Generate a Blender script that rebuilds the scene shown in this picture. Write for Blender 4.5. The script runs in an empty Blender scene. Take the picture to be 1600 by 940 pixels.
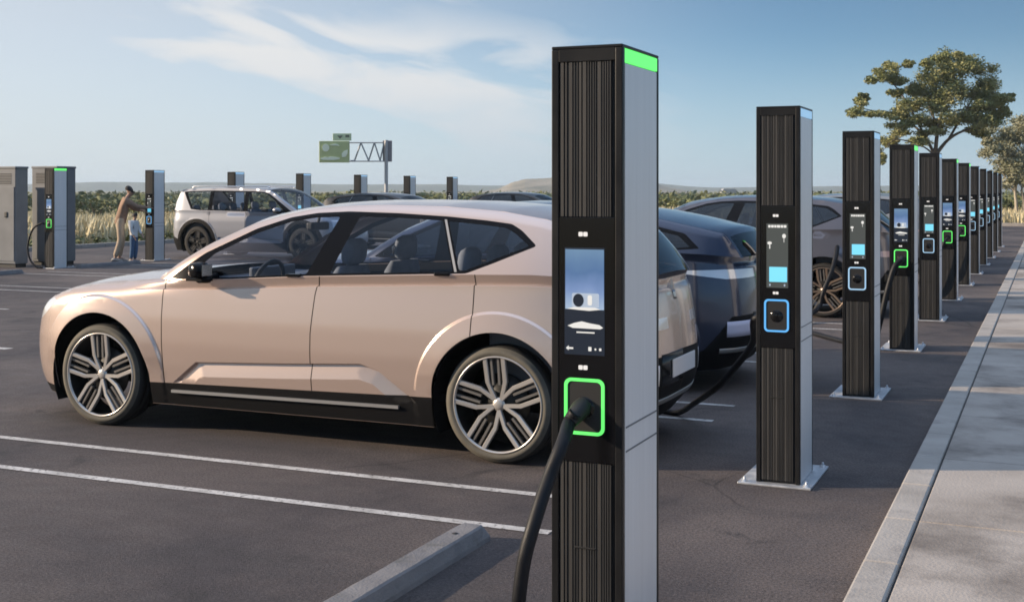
import bpy, bmesh, math, random
import numpy as np
from mathutils import Vector, Matrix
from mathutils.geometry import delaunay_2d_cdt

random.seed(7); np.random.seed(7)
R = math.radians
SC = bpy.context.scene
COL = SC.collection

# ------------------------------------------------------------------ camera, sky, sun, exposure
cam_d = bpy.data.cameras.new('camera'); cam = bpy.data.objects.new('camera', cam_d); COL.objects.link(cam)
cam.location = (0, 0, 1.7); cam.rotation_euler = (R(90), 0, R(23.6))
cam_d.sensor_width = 36; cam_d.lens = 1922 / 1600 * 36
cam_d.shift_y = -(470 - 297) / 1600
cam_d.clip_start = 0.05; cam_d.clip_end = 8000
SC.camera = cam

SUN_EL = 18.0
SUN_AZ = (-0.9164, -0.4003)                       # horizontal direction towards the sun
world = bpy.data.worlds.new('World'); SC.world = world; world.use_nodes = True
def build_world():
    nt = world.node_tree; nt.nodes.clear(); N = nt.nodes.new; L = nt.links.new
    out = N('ShaderNodeOutputWorld'); bg = N('ShaderNodeBackground'); bg.inputs['Strength'].default_value = SKY_STR
    sky = N('ShaderNodeTexSky'); sky.sky_type = 'NISHITA'; sky.sun_disc = False
    sky.sun_elevation = R(SUN_EL); sky.sun_rotation = R(SKY_ROT)
    sky.altitude = 100; sky.air_density = 0.6; sky.dust_density = 0.0; sky.ozone_density = 3.5
    tc = N('ShaderNodeTexCoord'); sep = N('ShaderNodeSeparateXYZ'); L(tc.outputs['Generated'], sep.inputs[0])
    def dotp(v): d = N('ShaderNodeVectorMath'); d.operation = 'DOT_PRODUCT'; d.inputs[1].default_value = v; L(tc.outputs['Generated'], d.inputs[0]); return d.outputs['Value']
    def mth(op, x, y=None, z=None):
        m = N('ShaderNodeMath'); m.operation = op
        for i, q in enumerate((x, y, z)):
            if q is None: continue
            if isinstance(q, (int, float)): m.inputs[i].default_value = q
            else: L(q, m.inputs[i])
        return m.outputs[0]
    def sstep(x, lo, hi, a=0.0, b=1.0):
        m = N('ShaderNodeMapRange'); m.interpolation_type = 'SMOOTHSTEP'; m.inputs[1].default_value = lo; m.inputs[2].default_value = hi; m.inputs[3].default_value = a; m.inputs[4].default_value = b; L(x, m.inputs[0]); return m.outputs[0]
    # cirrus: a long bank sinking towards the north-east, torn into streaks, and a fainter field above it
    lat = dotp((0.9164, 0.4003, 0.0)); v = mth('ADD', mth('MULTIPLY_ADD', lat, 0.175, -0.074), sep.outputs['Z'])
    cv = N('ShaderNodeCombineXYZ'); L(mth('MULTIPLY', lat, 5.0), cv.inputs[0]); L(mth('MULTIPLY', v, 17.0), cv.inputs[1]); cv.inputs[2].default_value = CLOUD[0]
    n1 = N('ShaderNodeTexNoise'); n1.inputs['Scale'].default_value = 1.6; n1.inputs['Detail'].default_value = 6; n1.inputs['Roughness'].default_value = 0.50; n1.inputs['Distortion'].default_value = 0.5; L(cv.outputs[0], n1.inputs['Vector'])
    bank = mth('MULTIPLY', sstep(mth('ABSOLUTE', v), 0.010, 0.100, 1.0, 0.0), mth('MULTIPLY', sstep(lat, -0.46, -0.22), sstep(lat, -0.02, 0.20, 1.0, 0.0)))
    mu0 = N('ShaderNodeMath'); mu0.operation = 'MAXIMUM'
    L(mth('MULTIPLY', bank, sstep(n1.outputs['Fac'], 0.32, 0.62, 0.06, 1.0)), mu0.inputs[0])
    L(mth('MULTIPLY', sstep(n1.outputs['Fac'], 0.46, 0.74, 0.0, 0.5), sstep(lat, -0.1, 0.22, 1.0, 0.0)), mu0.inputs[1])
    mix = N('ShaderNodeMix'); mix.data_type = 'RGBA'
    tint = N('ShaderNodeMix'); tint.data_type = 'RGBA'; tint.blend_type = 'MULTIPLY'; tint.inputs[0].default_value = 1.0
    tint.inputs[7].default_value = SKY_TINT
    L(sky.outputs[0], tint.inputs[6]); L(tint.outputs[2], mix.inputs[6]); mix.inputs[7].default_value = CLOUD_COL
    # pale veil of high cirrus towards the sun
    dv = N('ShaderNodeVectorMath'); dv.operation = 'DOT_PRODUCT'; dv.inputs[1].default_value = (-0.94, 0.34, 0.0); L(tc.outputs['Generated'], dv.inputs[0])
    mv = N('ShaderNodeMapRange'); mv.interpolation_type = 'SMOOTHSTEP'; mv.inputs[1].default_value = 0.48; mv.inputs[2].default_value = 1.0; mv.inputs[3].default_value = 0.0; mv.inputs[4].default_value = 0.72; L(dv.outputs['Value'], mv.inputs[0])
    mu = N('ShaderNodeMath'); mu.operation = 'MAXIMUM'; L(mu0.outputs[0], mu.inputs[0]); L(mv.outputs[0], mu.inputs[1])
    L(mu.outputs[0], mix.inputs[0])
    # pale haze along the horizon
    hh = N('ShaderNodeMapRange'); hh.interpolation_type = 'SMOOTHSTEP'; hh.inputs[1].default_value = 0.0; hh.inputs[2].default_value = 0.13; hh.inputs[3].default_value = 0.82; hh.inputs[4].default_value = 0.0; L(sep.outputs['Z'], hh.inputs[0])
    mixh = N('ShaderNodeMix'); mixh.data_type = 'RGBA'; L(hh.outputs[0], mixh.inputs[0]); L(mix.outputs[2], mixh.inputs[6])
    hc = N('ShaderNodeMix'); hc.data_type = 'RGBA'; L(mv.outputs[0], hc.inputs[0]); hc.inputs[6].default_value = (4.7, 5.9, 7.0, 1); hc.inputs[7].default_value = (7.6, 7.8, 7.9, 1); L(hc.outputs[2], mixh.inputs[7])
    # added fill: invented bright zone overhead, out of view, lifts the shade
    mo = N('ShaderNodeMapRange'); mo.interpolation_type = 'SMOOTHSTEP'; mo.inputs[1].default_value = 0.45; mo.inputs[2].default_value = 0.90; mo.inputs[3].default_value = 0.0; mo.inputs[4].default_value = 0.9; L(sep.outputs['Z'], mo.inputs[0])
    mix2 = N('ShaderNodeMix'); mix2.data_type = 'RGBA'; L(mo.outputs[0], mix2.inputs[0]); L(mixh.outputs[2], mix2.inputs[6]); mix2.inputs[7].default_value = OVER_FILL_COL
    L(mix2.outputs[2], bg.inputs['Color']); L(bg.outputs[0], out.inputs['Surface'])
SKY_ROT = 113.6
SKY_STR = 0.068
OVER_FILL_COL = (8.6, 11.2, 15.6, 1)
CLOUD = (11.5, 0.0)
CLOUD_COL = (8.3, 8.35, 8.4, 1)
SKY_TINT = (1.14, 1.12, 0.95, 1)
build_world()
sun_d = bpy.data.lights.new('sun', 'SUN'); sun = bpy.data.objects.new('sun', sun_d); COL.objects.link(sun)
sun_d.energy = 4.9; sun_d.angle = R(0.6); sun_d.color = (1.0, 0.81, 0.60)
sd = Vector((SUN_AZ[0] * math.cos(R(SUN_EL)), SUN_AZ[1] * math.cos(R(SUN_EL)), math.sin(R(SUN_EL))))
sun.rotation_euler = sd.to_track_quat('Z', 'Y').to_euler()
vs = SC.view_settings; vs.view_transform = 'Standard'; vs.look = 'None'; vs.gamma = 1; vs.use_curve_mapping = False
vs.exposure = 0.52
SC.render.engine = 'CYCLES'
cy = SC.cycles
cy.use_denoising = True; cy.max_bounces = 7; cy.diffuse_bounces = 3; cy.glossy_bounces = 3; cy.transmission_bounces = 4
cy.transparent_max_bounces = 16; cy.volume_bounces = 0; cy.caustics_reflective = False; cy.caustics_refractive = False
cy.use_adaptive_sampling = True; cy.adaptive_threshold = 0.01; cy.sample_clamp_indirect = 8; cy.filter_width = 1.7
cy.volume_step_rate = 1.0

# ------------------------------------------------------------------ pixel helpers (used once to place real objects at real depths)
CS, SN, FP, HZ = math.cos(R(23.6)), math.sin(R(23.6)), 1922.0, 297.0
def at(px, py, d):
    """world point that shows at photograph pixel (px, py) at camera distance d"""
    r = (px - 800) / FP * d
    return (r * CS - d * SN, r * SN + d * CS, 1.7 - (py - HZ) * d / FP)
def ground(px, d):
    x, y, _ = at(px, 300, d); return x, y

# ------------------------------------------------------------------ materials
MATS = {}
def mat(name, col, rough=0.5, metal=0.0, spec=0.5, coat=0.0, emit=None, estr=0.0):
    if name in MATS: return MATS[name]
    m = bpy.data.materials.new(name); m.use_nodes = True
    b = m.node_tree.nodes['Principled BSDF']
    b.inputs['Base Color'].default_value = (*col, 1); b.inputs['Roughness'].default_value = rough; b.inputs['Metallic'].default_value = metal
    b.inputs['Specular IOR Level'].default_value = spec; b.inputs['Coat Weight'].default_value = coat; b.inputs['Coat Roughness'].default_value = 0.03
    if emit:
        b.inputs['Emission Color'].default_value = (*emit, 1); b.inputs['Emission Strength'].default_value = estr
    MATS[name] = m; return m
def noise_mat(name, cols, scale, rough=(0.7, 0.9), bump=0.0, bscale=None, detail=8, stops=None, metal=0.0, coord='Object', stretch=None, spec=0.4, second=None):
    """colour ramp over noise + bump; second = (scale, colour, low, high) adds blotches of another colour"""
    if name in MATS: return MATS[name]
    m = bpy.data.materials.new(name); m.use_nodes = True; nt = m.node_tree; N = nt.nodes.new; L = nt.links.new
    b = nt.nodes['Principled BSDF']; tc = N('ShaderNodeTexCoord'); src = tc.outputs[coord]
    if stretch:
        mp = N('ShaderNodeMapping'); mp.inputs['Scale'].default_value = stretch; L(src, mp.inputs[0]); src = mp.outputs[0]
    n = N('ShaderNodeTexNoise'); n.inputs['Scale'].default_value = scale; n.inputs['Detail'].default_value = detail; n.inputs['Roughness'].default_value = 0.6; L(src, n.inputs['Vector'])
    rp = N('ShaderNodeValToRGB'); cr = rp.color_ramp
    stops = stops or np.linspace(0.3, 0.7, len(cols))
    while len(cr.elements) < len(cols): cr.elements.new(0.5)
    for e, c, s in zip(cr.elements, cols, stops): e.position = float(s); e.color = (*c, 1)
    L(n.outputs['Fac'], rp.inputs[0]); colo = rp.outputs[0]
    if second:
        n2 = N('ShaderNodeTexNoise'); n2.inputs['Scale'].default_value = second[0]; n2.inputs['Detail'].default_value = 6; n2.inputs['Roughness'].default_value = 0.65; L(src, n2.inputs['Vector'])
        mr = N('ShaderNodeMapRange'); mr.inputs[1].default_value = second[2]; mr.inputs[2].default_value = second[3]; L(n2.outputs['Fac'], mr.inputs[0])
        mx = N('ShaderNodeMix'); mx.data_type = 'RGBA'; L(mr.outputs[0], mx.inputs[0]); L(colo, mx.inputs[6]); mx.inputs[7].default_value = (*second[1], 1); colo = mx.outputs[2]
    L(colo, b.inputs['Base Color'])
    mr = N('ShaderNodeMapRange'); mr.inputs[1].default_value = 0.3; mr.inputs[2].default_value = 0.7; mr.inputs[3].default_value = rough[0]; mr.inputs[4].default_value = rough[1]
    L(n.outputs['Fac'], mr.inputs[0]); L(mr.outputs[0], b.inputs['Roughness'])
    b.inputs['Metallic'].default_value = metal; b.inputs['Specular IOR Level'].default_value = spec
    if bump:
        nb = N('ShaderNodeTexNoise'); nb.inputs['Scale'].default_value = bscale or scale * 8; nb.inputs['Detail'].default_value = 4; L(src, nb.inputs['Vector'])
        bp = N('ShaderNodeBump'); bp.inputs['Strength'].default_value = bump; bp.inputs['Distance'].default_value = 0.01
        L(nb.outputs['Fac'], bp.inputs['Height']); L(bp.outputs[0], b.inputs['Normal'])
    MATS[name] = m; return m
def glass_mat(name, tint, refl=0.08):
    m = bpy.data.materials.new(name); m.use_nodes = True; nt = m.node_tree; nt.nodes.clear(); N = nt.nodes.new; L = nt.links.new
    out = N('ShaderNodeOutputMaterial'); t = N('ShaderNodeBsdfTransparent'); t.inputs[0].default_value = (*tint, 1)
    g = N('ShaderNodeBsdfGlossy'); g.inputs['Roughness'].default_value = 0.015
    f = N('ShaderNodeLayerWeight'); f.inputs['Blend'].default_value = 0.5      # facing = 1 - cos, the same from both sides of the pane
    pw = N('ShaderNodeMath'); pw.operation = 'POWER'; pw.inputs[1].default_value = 5.0; L(f.outputs['Facing'], pw.inputs[0])
    a = N('ShaderNodeMath'); a.operation = 'MULTIPLY_ADD'; a.inputs[1].default_value = 0.85; a.inputs[2].default_value = 0.04 + refl; a.use_clamp = True; L(pw.outputs[0], a.inputs[0])
    mx = N('ShaderNodeMixShader'); L(a.outputs[0], mx.inputs[0]); L(t.outputs[0], mx.inputs[1]); L(g.outputs[0], mx.inputs[2]); L(mx.outputs[0], out.inputs[0])
    MATS[name] = m; return m
def paint(name, col, metal=0.35, rough=0.36):
    """car paint: base with faint flake, clear coat"""
    if name in MATS: return MATS[name]
    m = mat(name, col, rough, metal, 0.4, 0.7)
    m.node_tree.nodes['Principled BSDF'].inputs['Coat Roughness'].default_value = 0.08
    return m

def asphalt_mat():
    m = bpy.data.materials.new('asphalt'); m.use_nodes = True; nt = m.node_tree; N = nt.nodes.new; L = nt.links.new
    b = nt.nodes['Principled BSDF']; tc = N('ShaderNodeTexCoord')
    def noise(sc, det, ro=0.6, dis=0.0, st=None):
        n = N('ShaderNodeTexNoise'); n.inputs['Scale'].default_value = sc; n.inputs['Detail'].default_value = det; n.inputs['Roughness'].default_value = ro; n.inputs['Distortion'].default_value = dis
        if st: mp = N('ShaderNodeMapping'); mp.inputs['Scale'].default_value = st; L(tc.outputs['Object'], mp.inputs[0]); L(mp.outputs[0], n.inputs['Vector'])
        else: L(tc.outputs['Object'], n.inputs['Vector'])
        return n.outputs['Fac']
    def rng(x, lo, hi, a, c): m_ = N('ShaderNodeMapRange'); m_.inputs[1].default_value = lo; m_.inputs[2].default_value = hi; m_.inputs[3].default_value = a; m_.inputs[4].default_value = c; L(x, m_.inputs[0]); return m_.outputs[0]
    def mix(f, c1, c2, bt='MIX'):
        x = N('ShaderNodeMix'); x.data_type = 'RGBA'; x.blend_type = bt
        for i, q in ((0, f), (6, c1), (7, c2)):
            if isinstance(q, tuple): x.inputs[i].default_value = (*q, 1)
            elif isinstance(q, float): x.inputs[i].default_value = q
            else: L(q, x.inputs[i])
        return x.outputs[2]
    col = mix(rng(noise(0.33, 7, 0.62, 0.5), 0.38, 0.64, 0.0, 1.0), (0.046, 0.039, 0.041), (0.120, 0.097, 0.088))          # worn and fresher areas
    col = mix(rng(noise(0.9, 9, 0.7, 0.0, (0.25, 1.6, 1)), 0.50, 0.72, 0.0, 0.6), col, (0.040, 0.037, 0.039))                # tyre wear along the stalls
    col = mix(rng(noise(1.9, 6, 0.62, 0.8), 0.60, 0.72, 0.0, 0.8), col, (0.026, 0.024, 0.025))                              # oil drips
    g = rng(noise(70, 4, 0.75), 0.30, 0.70, 0.30, 1.80); gc = N('ShaderNodeCombineColor')
    for i in range(3): L(g, gc.inputs[i])
    col = mix(1.0, col, gc.outputs[0], 'MULTIPLY')
    vo = N('ShaderNodeTexVoronoi'); vo.inputs['Scale'].default_value = 160; L(tc.outputs['Object'], vo.inputs['Vector'])
    col = mix(rng(vo.outputs['Distance'], 0.0, 0.22, 0.55, 0.0), col, (0.16, 0.145, 0.135))                                 # pale stone chips
    cr = N('ShaderNodeTexVoronoi'); cr.feature = 'DISTANCE_TO_EDGE'; cr.inputs['Scale'].default_value = 0.23
    wv = N('ShaderNodeMix'); wv.data_type = 'VECTOR'; wv.inputs[0].default_value = 0.16; nn = N('ShaderNodeTexNoise'); nn.inputs['Scale'].default_value = 1.7; nn.inputs['Detail'].default_value = 6; L(tc.outputs['Object'], nn.inputs['Vector'])
    L(tc.outputs['Object'], wv.inputs[4]); L(nn.outputs['Color'], wv.inputs[5]); L(wv.outputs[1], cr.inputs['Vector'])
    col = mix(mth_mul(nt, rng(cr.outputs['Distance'], 0.0008, 0.0022, 0.7, 0.0), rng(noise(0.4, 3), 0.50, 0.58, 0.0, 1.0)), col, (0.015, 0.014, 0.014))
    L(col, b.inputs['Base Color']); L(rng(noise(6, 5), 0.3, 0.7, 0.70, 0.90), b.inputs['Roughness']); b.inputs['Specular IOR Level'].default_value = 0.35
    bp = N('ShaderNodeBump'); bp.inputs['Strength'].default_value = 0.7; bp.inputs['Distance'].default_value = 0.008; L(noise(110, 4, 0.7), bp.inputs['Height']); L(bp.outputs[0], b.inputs['Normal'])
    return m
def mth_mul(nt, a, c):
    m = nt.nodes.new('ShaderNodeMath'); m.operation = 'MULTIPLY'; nt.links.new(a, m.inputs[0]); nt.links.new(c, m.inputs[1]); return m.outputs[0]
M_ASPH = asphalt_mat()
M_LINE = noise_mat('line_paint', [(0.34, 0.32, 0.30), (0.62, 0.59, 0.56)], 5.0, (0.6, 0.8), 0.3, 120, 10, second=(34, (0.10, 0.092, 0.088), 0.54, 0.66))
M_CONC = noise_mat('pavement_concrete', [(0.28, 0.24, 0.205), (0.365, 0.32, 0.28), (0.42, 0.37, 0.325)], 1.3, (0.8, 0.95), 0.35, 60, 12, second=(1.15, (0.135, 0.112, 0.096), 0.47, 0.70))
M_KERB = noise_mat('kerb_concrete', [(0.30, 0.27, 0.24), (0.40, 0.365, 0.33)], 3.0, (0.8, 0.95), 0.35, 70, 10, second=(3.4, (0.23, 0.21, 0.195), 0.56, 0.74))
M_STOP = noise_mat('wheel_stop_concrete', [(0.13, 0.125, 0.13), (0.20, 0.19, 0.19)], 5.0, (0.8, 0.95), 0.4, 80, 10, second=(7, (0.12, 0.115, 0.11), 0.58, 0.72))
M_FIELD = noise_mat('field', [(0.10, 0.10, 0.035), (0.24, 0.19, 0.085), (0.36, 0.29, 0.15)], 0.06, (0.9, 1.0), 0.3, 3, 10, second=(0.02, (0.075, 0.09, 0.03), 0.48, 0.62))
M_DRY = noise_mat('dry_grass', [(0.50, 0.43, 0.26), (0.70, 0.62, 0.42)], 0.5, (0.9, 1.0), 0.0)
M_HILL = noise_mat('hill_scrub', [(0.055, 0.065, 0.04), (0.10, 0.105, 0.06), (0.16, 0.14, 0.09)], 0.012, (0.9, 1.0), 0.0, None, 8)
M_ROCK = noise_mat('hill_rock', [(0.10, 0.10, 0.06), (0.24, 0.20, 0.14), (0.33, 0.28, 0.21)], 0.05, (0.9, 1.0), 0.0, None, 8)
M_LEAF = noise_mat('leaf_olive', [(0.13, 0.155, 0.055), (0.24, 0.25, 0.10), (0.36, 0.33, 0.16)], 0.9, (0.6, 0.8), 0.0)
M_LEAF2 = noise_mat('leaf_grey_green', [(0.17, 0.19, 0.12), (0.28, 0.285, 0.19), (0.36, 0.34, 0.23)], 0.9, (0.6, 0.8), 0.0)
M_BUSH = noise_mat('leaf_dark', [(0.06, 0.078, 0.03), (0.11, 0.128, 0.052), (0.17, 0.17, 0.08)], 0.4, (0.7, 0.9), 0.0)
M_BARK = noise_mat('bark', [(0.10, 0.08, 0.06), (0.22, 0.18, 0.14)], 3.0, (0.85, 1.0), 0.4, 20)
M_PALEBARK = noise_mat('pale_bark', [(0.30, 0.26, 0.20), (0.50, 0.45, 0.37)], 3.0, (0.85, 1.0), 0.3, 20)

M_BLK = noise_mat('black_frame', [(0.008, 0.008, 0.009), (0.014, 0.014, 0.015)], 6, (0.32, 0.45), 0, spec=0.25)
M_RIB = noise_mat('ribbed_bronze', [(0.046, 0.044, 0.042), (0.062, 0.059, 0.056)], 8, (0.42, 0.55), 0, stretch=(3, 3, 0.3), metal=0.15)
M_GLOSS = mat('black_glass', (0.006, 0.006, 0.007), 0.12, 0, 0.35)
M_ALU = noise_mat('brushed_aluminium', [(0.70, 0.70, 0.71), (0.78, 0.78, 0.79)], 5, (0.34, 0.44), 0.02, 200, stretch=(1, 6, 0.25), metal=0.35)
M_STEEL = noise_mat('galvanised_steel', [(0.42, 0.44, 0.47), (0.60, 0.61, 0.63)], 14, (0.35, 0.55), 0.05, 60, metal=0.6)
M_GREY = noise_mat('cabinet_grey', [(0.145, 0.15, 0.158), (0.19, 0.196, 0.205)], 2.0, (0.45, 0.55), 0)
M_RUB = noise_mat('cable_rubber', [(0.006, 0.0065, 0.009), (0.011, 0.012, 0.015)], 20, (0.42, 0.6), 0.1, 300, spec=0.25)
M_DARK = mat('dark_plastic', (0.012, 0.012, 0.013), 0.55)
M_GREEN = mat('green_light', (0.05, 0.3, 0.06), 0.4, emit=(0.14, 0.92, 0.17), estr=0.75)
M_BLUE = mat('blue_light', (0.05, 0.15, 0.3), 0.4, emit=(0.10, 0.42, 0.85), estr=0.62)
M_PALEBLUE = mat('pale_blue_light', (0.2, 0.3, 0.4), 0.4, emit=(0.32, 0.56, 0.80), estr=0.5)
M_WHITEMARK = mat('white_mark', (0.6, 0.6, 0.6), 0.5, emit=(0.8, 0.8, 0.8), estr=0.25)
M_CYAN = mat('cyan_tile', (0.1, 0.3, 0.4), 0.4, emit=(0.16, 0.62, 0.85), estr=0.6)
M_SCRDARK = mat('screen_dark', (0.02, 0.022, 0.022), 0.15, emit=(0.10, 0.11, 0.105), estr=0.4)
M_SCRTEXT = mat('screen_text', (0.3, 0.3, 0.3), 0.4, emit=(0.75, 0.75, 0.72), estr=0.5)
M_SCRCAR = mat('screen_grey', (0.2, 0.24, 0.3), 0.4, emit=(0.35, 0.42, 0.52), estr=0.5)
M_SCRBLACK = mat('screen_black', (0.01, 0.013, 0.02), 0.2, emit=(0.012, 0.018, 0.03), estr=0.5)
def screen_sky():
    m = bpy.data.materials.new('screen_sky_picture'); m.use_nodes = True; nt = m.node_tree; N = nt.nodes.new; L = nt.links.new
    b = nt.nodes['Principled BSDF']; tc = N('ShaderNodeTexCoord'); sp = N('ShaderNodeSeparateXYZ'); L(tc.outputs['Generated'], sp.inputs[0])
    rp = N('ShaderNodeValToRGB'); cr = rp.color_ramp
    for p in (0.35, 0.7): cr.elements.new(p)
    for e, (p, c) in zip(cr.elements, [(0, (0.42, 0.55, 0.72)), (0.35, (0.20, 0.31, 0.56)), (0.62, (0.09, 0.19, 0.38)), (1, (0.16, 0.29, 0.45))]): e.position = p; e.color = (*c, 1)
    n = N('ShaderNodeTexNoise'); n.inputs['Scale'].default_value = 2.0; L(tc.outputs['Generated'], n.inputs['Vector'])
    a = N('ShaderNodeMath'); a.operation = 'MULTIPLY_ADD'; a.inputs[1].default_value = 0.35; L(n.outputs['Fac'], a.inputs[0])
    a2 = N('ShaderNodeMath'); a2.operation = 'SUBTRACT'; L(sp.outputs['Z'], a2.inputs[0]); a2.inputs[1].default_value = 0.17; L(a2.outputs[0], a.inputs[2])
    L(a.outputs[0], rp.inputs[0]); L(rp.outputs[0], b.inputs['Emission Color']); b.inputs['Emission Strength'].default_value = 0.62
    b.inputs['Base Color'].default_value = (0.02, 0.02, 0.03, 1); b.inputs['Roughness'].default_value = 0.15
    return m
M_SCRSKY = screen_sky()

# ------------------------------------------------------------------ mesh helpers
class MB:
    """collects shapes into one mesh"""
    def __init__(s): s.v = []; s.f = []; s.m = []; s.sm = []
    def add(s, verts, faces, mi=0, smooth=False):
        o = len(s.v); s.v += [tuple(map(float, p)) for p in verts]
        s.f += [tuple(int(i) + o for i in f) for f in faces]; s.m += [mi] * len(faces); s.sm += [smooth] * len(faces)
        return s
    def box(s, x0, x1, y0, y1, z0, z1, bev=0.0, mi=0, seg=2):
        bm = bmesh.new(); bmesh.ops.create_cube(bm, size=1)
        for v in bm.verts: v.co = Vector(((x0 + x1) / 2 + v.co.x * (x1 - x0), (y0 + y1) / 2 + v.co.y * (y1 - y0), (z0 + z1) / 2 + v.co.z * (z1 - z0)))
        if bev: bmesh.ops.bevel(bm, geom=bm.edges[:], offset=bev, segments=seg, affect='EDGES', profile=0.5)
        bm.verts.index_update(); s.add([v.co[:] for v in bm.verts], [[v.index for v in f.verts] for f in bm.faces], mi, False); bm.free(); return s
    def tube(s, pts, r, n=10, mi=0, cap=True):
        pts = [Vector(p) for p in pts]; rr = r if hasattr(r, '__len__') else [r] * len(pts)
        vs, fs = [], []; up = Vector((0, 0, 1)); prev = None
        for i, p in enumerate(pts):
            t = (pts[min(i + 1, len(pts) - 1)] - pts[max(i - 1, 0)]).normalized()
            a = prev if prev is not None else (up if abs(t.z) < 0.9 else Vector((1, 0, 0)))
            a = (a - t * a.dot(t)).normalized(); b = t.cross(a); prev = a
            for k in range(n):
                an = 2 * math.pi * k / n; vs.append(p + (a * math.cos(an) + b * math.sin(an)) * rr[i])
        for i in range(len(pts) - 1):
            for k in range(n): fs.append((i * n + k, i * n + (k + 1) % n, (i + 1) * n + (k + 1) % n, (i + 1) * n + k))
        s.add(vs, fs, mi, True)
        if cap:
            s.add(vs[:n], [tuple(range(n))[::-1]], mi); s.add(vs[-n:], [tuple(range(n))], mi)
        return s
    def lathe(s, prof, n=48, mi=0, axis='y', c=(0, 0, 0)):
        """prof: (radius, along axis)"""
        vs, fs = [], []
        for k in range(n):
            a = 2 * math.pi * k / n
            for r, h in prof:
                p = (r * math.cos(a), h, r * math.sin(a)) if axis == 'y' else (r * math.cos(a), r * math.sin(a), h)
                vs.append((p[0] + c[0], p[1] + c[1], p[2] + c[2]))
        m = len(prof)
        for k in range(n):
            for j in range(m - 1):
                q = (k * m + j, k * m + j + 1, ((k + 1) % n) * m + j + 1, ((k + 1) % n) * m + j)
                fs.append(q if axis == 'y' else q[::-1])
        s.add(vs, fs, mi, True); return s
    def prism(s, poly, y0, y1, mi=0, tf=None):
        """poly in (x, z), extruded along y"""
        n = len(poly); vs = [(x, y0, z) for x, z in poly] + [(x, y1, z) for x, z in poly]
        if tf: vs = [tf(v) for v in vs]
        fs = [tuple(range(n)), tuple(range(2 * n - 1, n - 1, -1))] + [(i, i + n, (i + 1) % n + n, (i + 1) % n) for i in range(n)]
        s.add(vs, fs, mi); return s
    def grid(s, P, mi=0, smooth=True, flip=False):
        h, w = len(P), len(P[0]); vs = [p for row in P for p in row]
        fs = [(i * w + j, i * w + j + 1, (i + 1) * w + j + 1, (i + 1) * w + j) for i in range(h - 1) for j in range(w - 1)]
        if flip: fs = [f[::-1] for f in fs]
        s.add(vs, fs, mi, smooth); return s
    def mesh(s, name, mats):
        me = bpy.data.meshes.new(name); me.from_pydata(s.v, [], s.f)
        for m in (mats if isinstance(mats, (list, tuple)) else [mats]): me.materials.append(m)
        me.polygons.foreach_set('material_index', s.m); me.polygons.foreach_set('use_smooth', s.sm); me.update(); return me
def fix_normals(me):
    bm = bmesh.new(); bm.from_mesh(me); bmesh.ops.recalc_face_normals(bm, faces=bm.faces[:]); bm.to_mesh(me); bm.free()
def obj(name, mb, mats, parent=None, loc=None, recalc=False):
    me = mb.mesh(name, mats) if isinstance(mb, MB) else mb
    if recalc: fix_normals(me)
    o = bpy.data.objects.new(name, me); COL.objects.link(o)
    if parent: o.parent = parent
    if loc: o.location = loc
    return o
def tag(o, label, cat, group=None):
    o['label'] = label; o['category'] = cat
    if group: o['group'] = group
    return o
def thing(name, label, cat, loc=(0, 0, 0), rz=0.0, group=None):
    o = bpy.data.objects.new(name, None); o.empty_display_size = 0.2; COL.objects.link(o); o.location = loc; o.rotation_euler = (0, 0, rz)
    return tag(o, label, cat, group)
def struct(name, mb, mats, kind='structure'):
    o = obj(name, mb, mats); o['kind'] = kind; return o
def copy_tree(o, parent=None):
    c = o.copy(); COL.objects.link(c)
    if parent: c.parent = parent
    for ch in list(o.children): copy_tree(ch, c)
    return c
def spline(pts, n=8):
    """Catmull-Rom through pts"""
    P = [Vector(p) for p in pts]; P = [P[0] * 2 - P[1]] + P + [P[-1] * 2 - P[-2]]; out = []
    for i in range(1, len(P) - 2):
        for k in range(n):
            t = k / n; a, b, c, d = P[i - 1], P[i], P[i + 1], P[i + 2]
            out.append(0.5 * ((2 * b) + (c - a) * t + (2 * a - 5 * b + 4 * c - d) * t * t + (3 * b - a - 3 * c + d) * t ** 3))
    out.append(P[-2]); return out
# ================================================================== SETTING
g = MB(); nx = 60
xs = np.concatenate([-np.geomspace(2600, 27, 26), np.linspace(-26, 10, 12)[1:-1], np.geomspace(11, 2600, 26)])
ys = np.concatenate([-np.geomspace(300, 13, 8), np.linspace(-12, 63, 12)[1:-1], np.geomspace(64, 2600, 30)])
P = []
for y in ys:
    row = []
    for x in xs:
        dd = max(0, max(-26.5 - x, x - 12, y - 64, -13 - y)); z = -0.07
        z += 0.10 * min(1, dd / 60) * math.sin(x * 0.013 + 1) * math.cos(y * 0.017)
        row.append((x, y, z))
    P.append(row)
g.grid(P); struct('ground', g, M_FIELD)
g = MB(); P = [[(x, y, 0.0) for x in np.linspace(-26, -0.735, 20)] for y in np.linspace(-12, 62.6, 40)]
g.grid(P); struct('parking_lot', g, M_ASPH)
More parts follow.
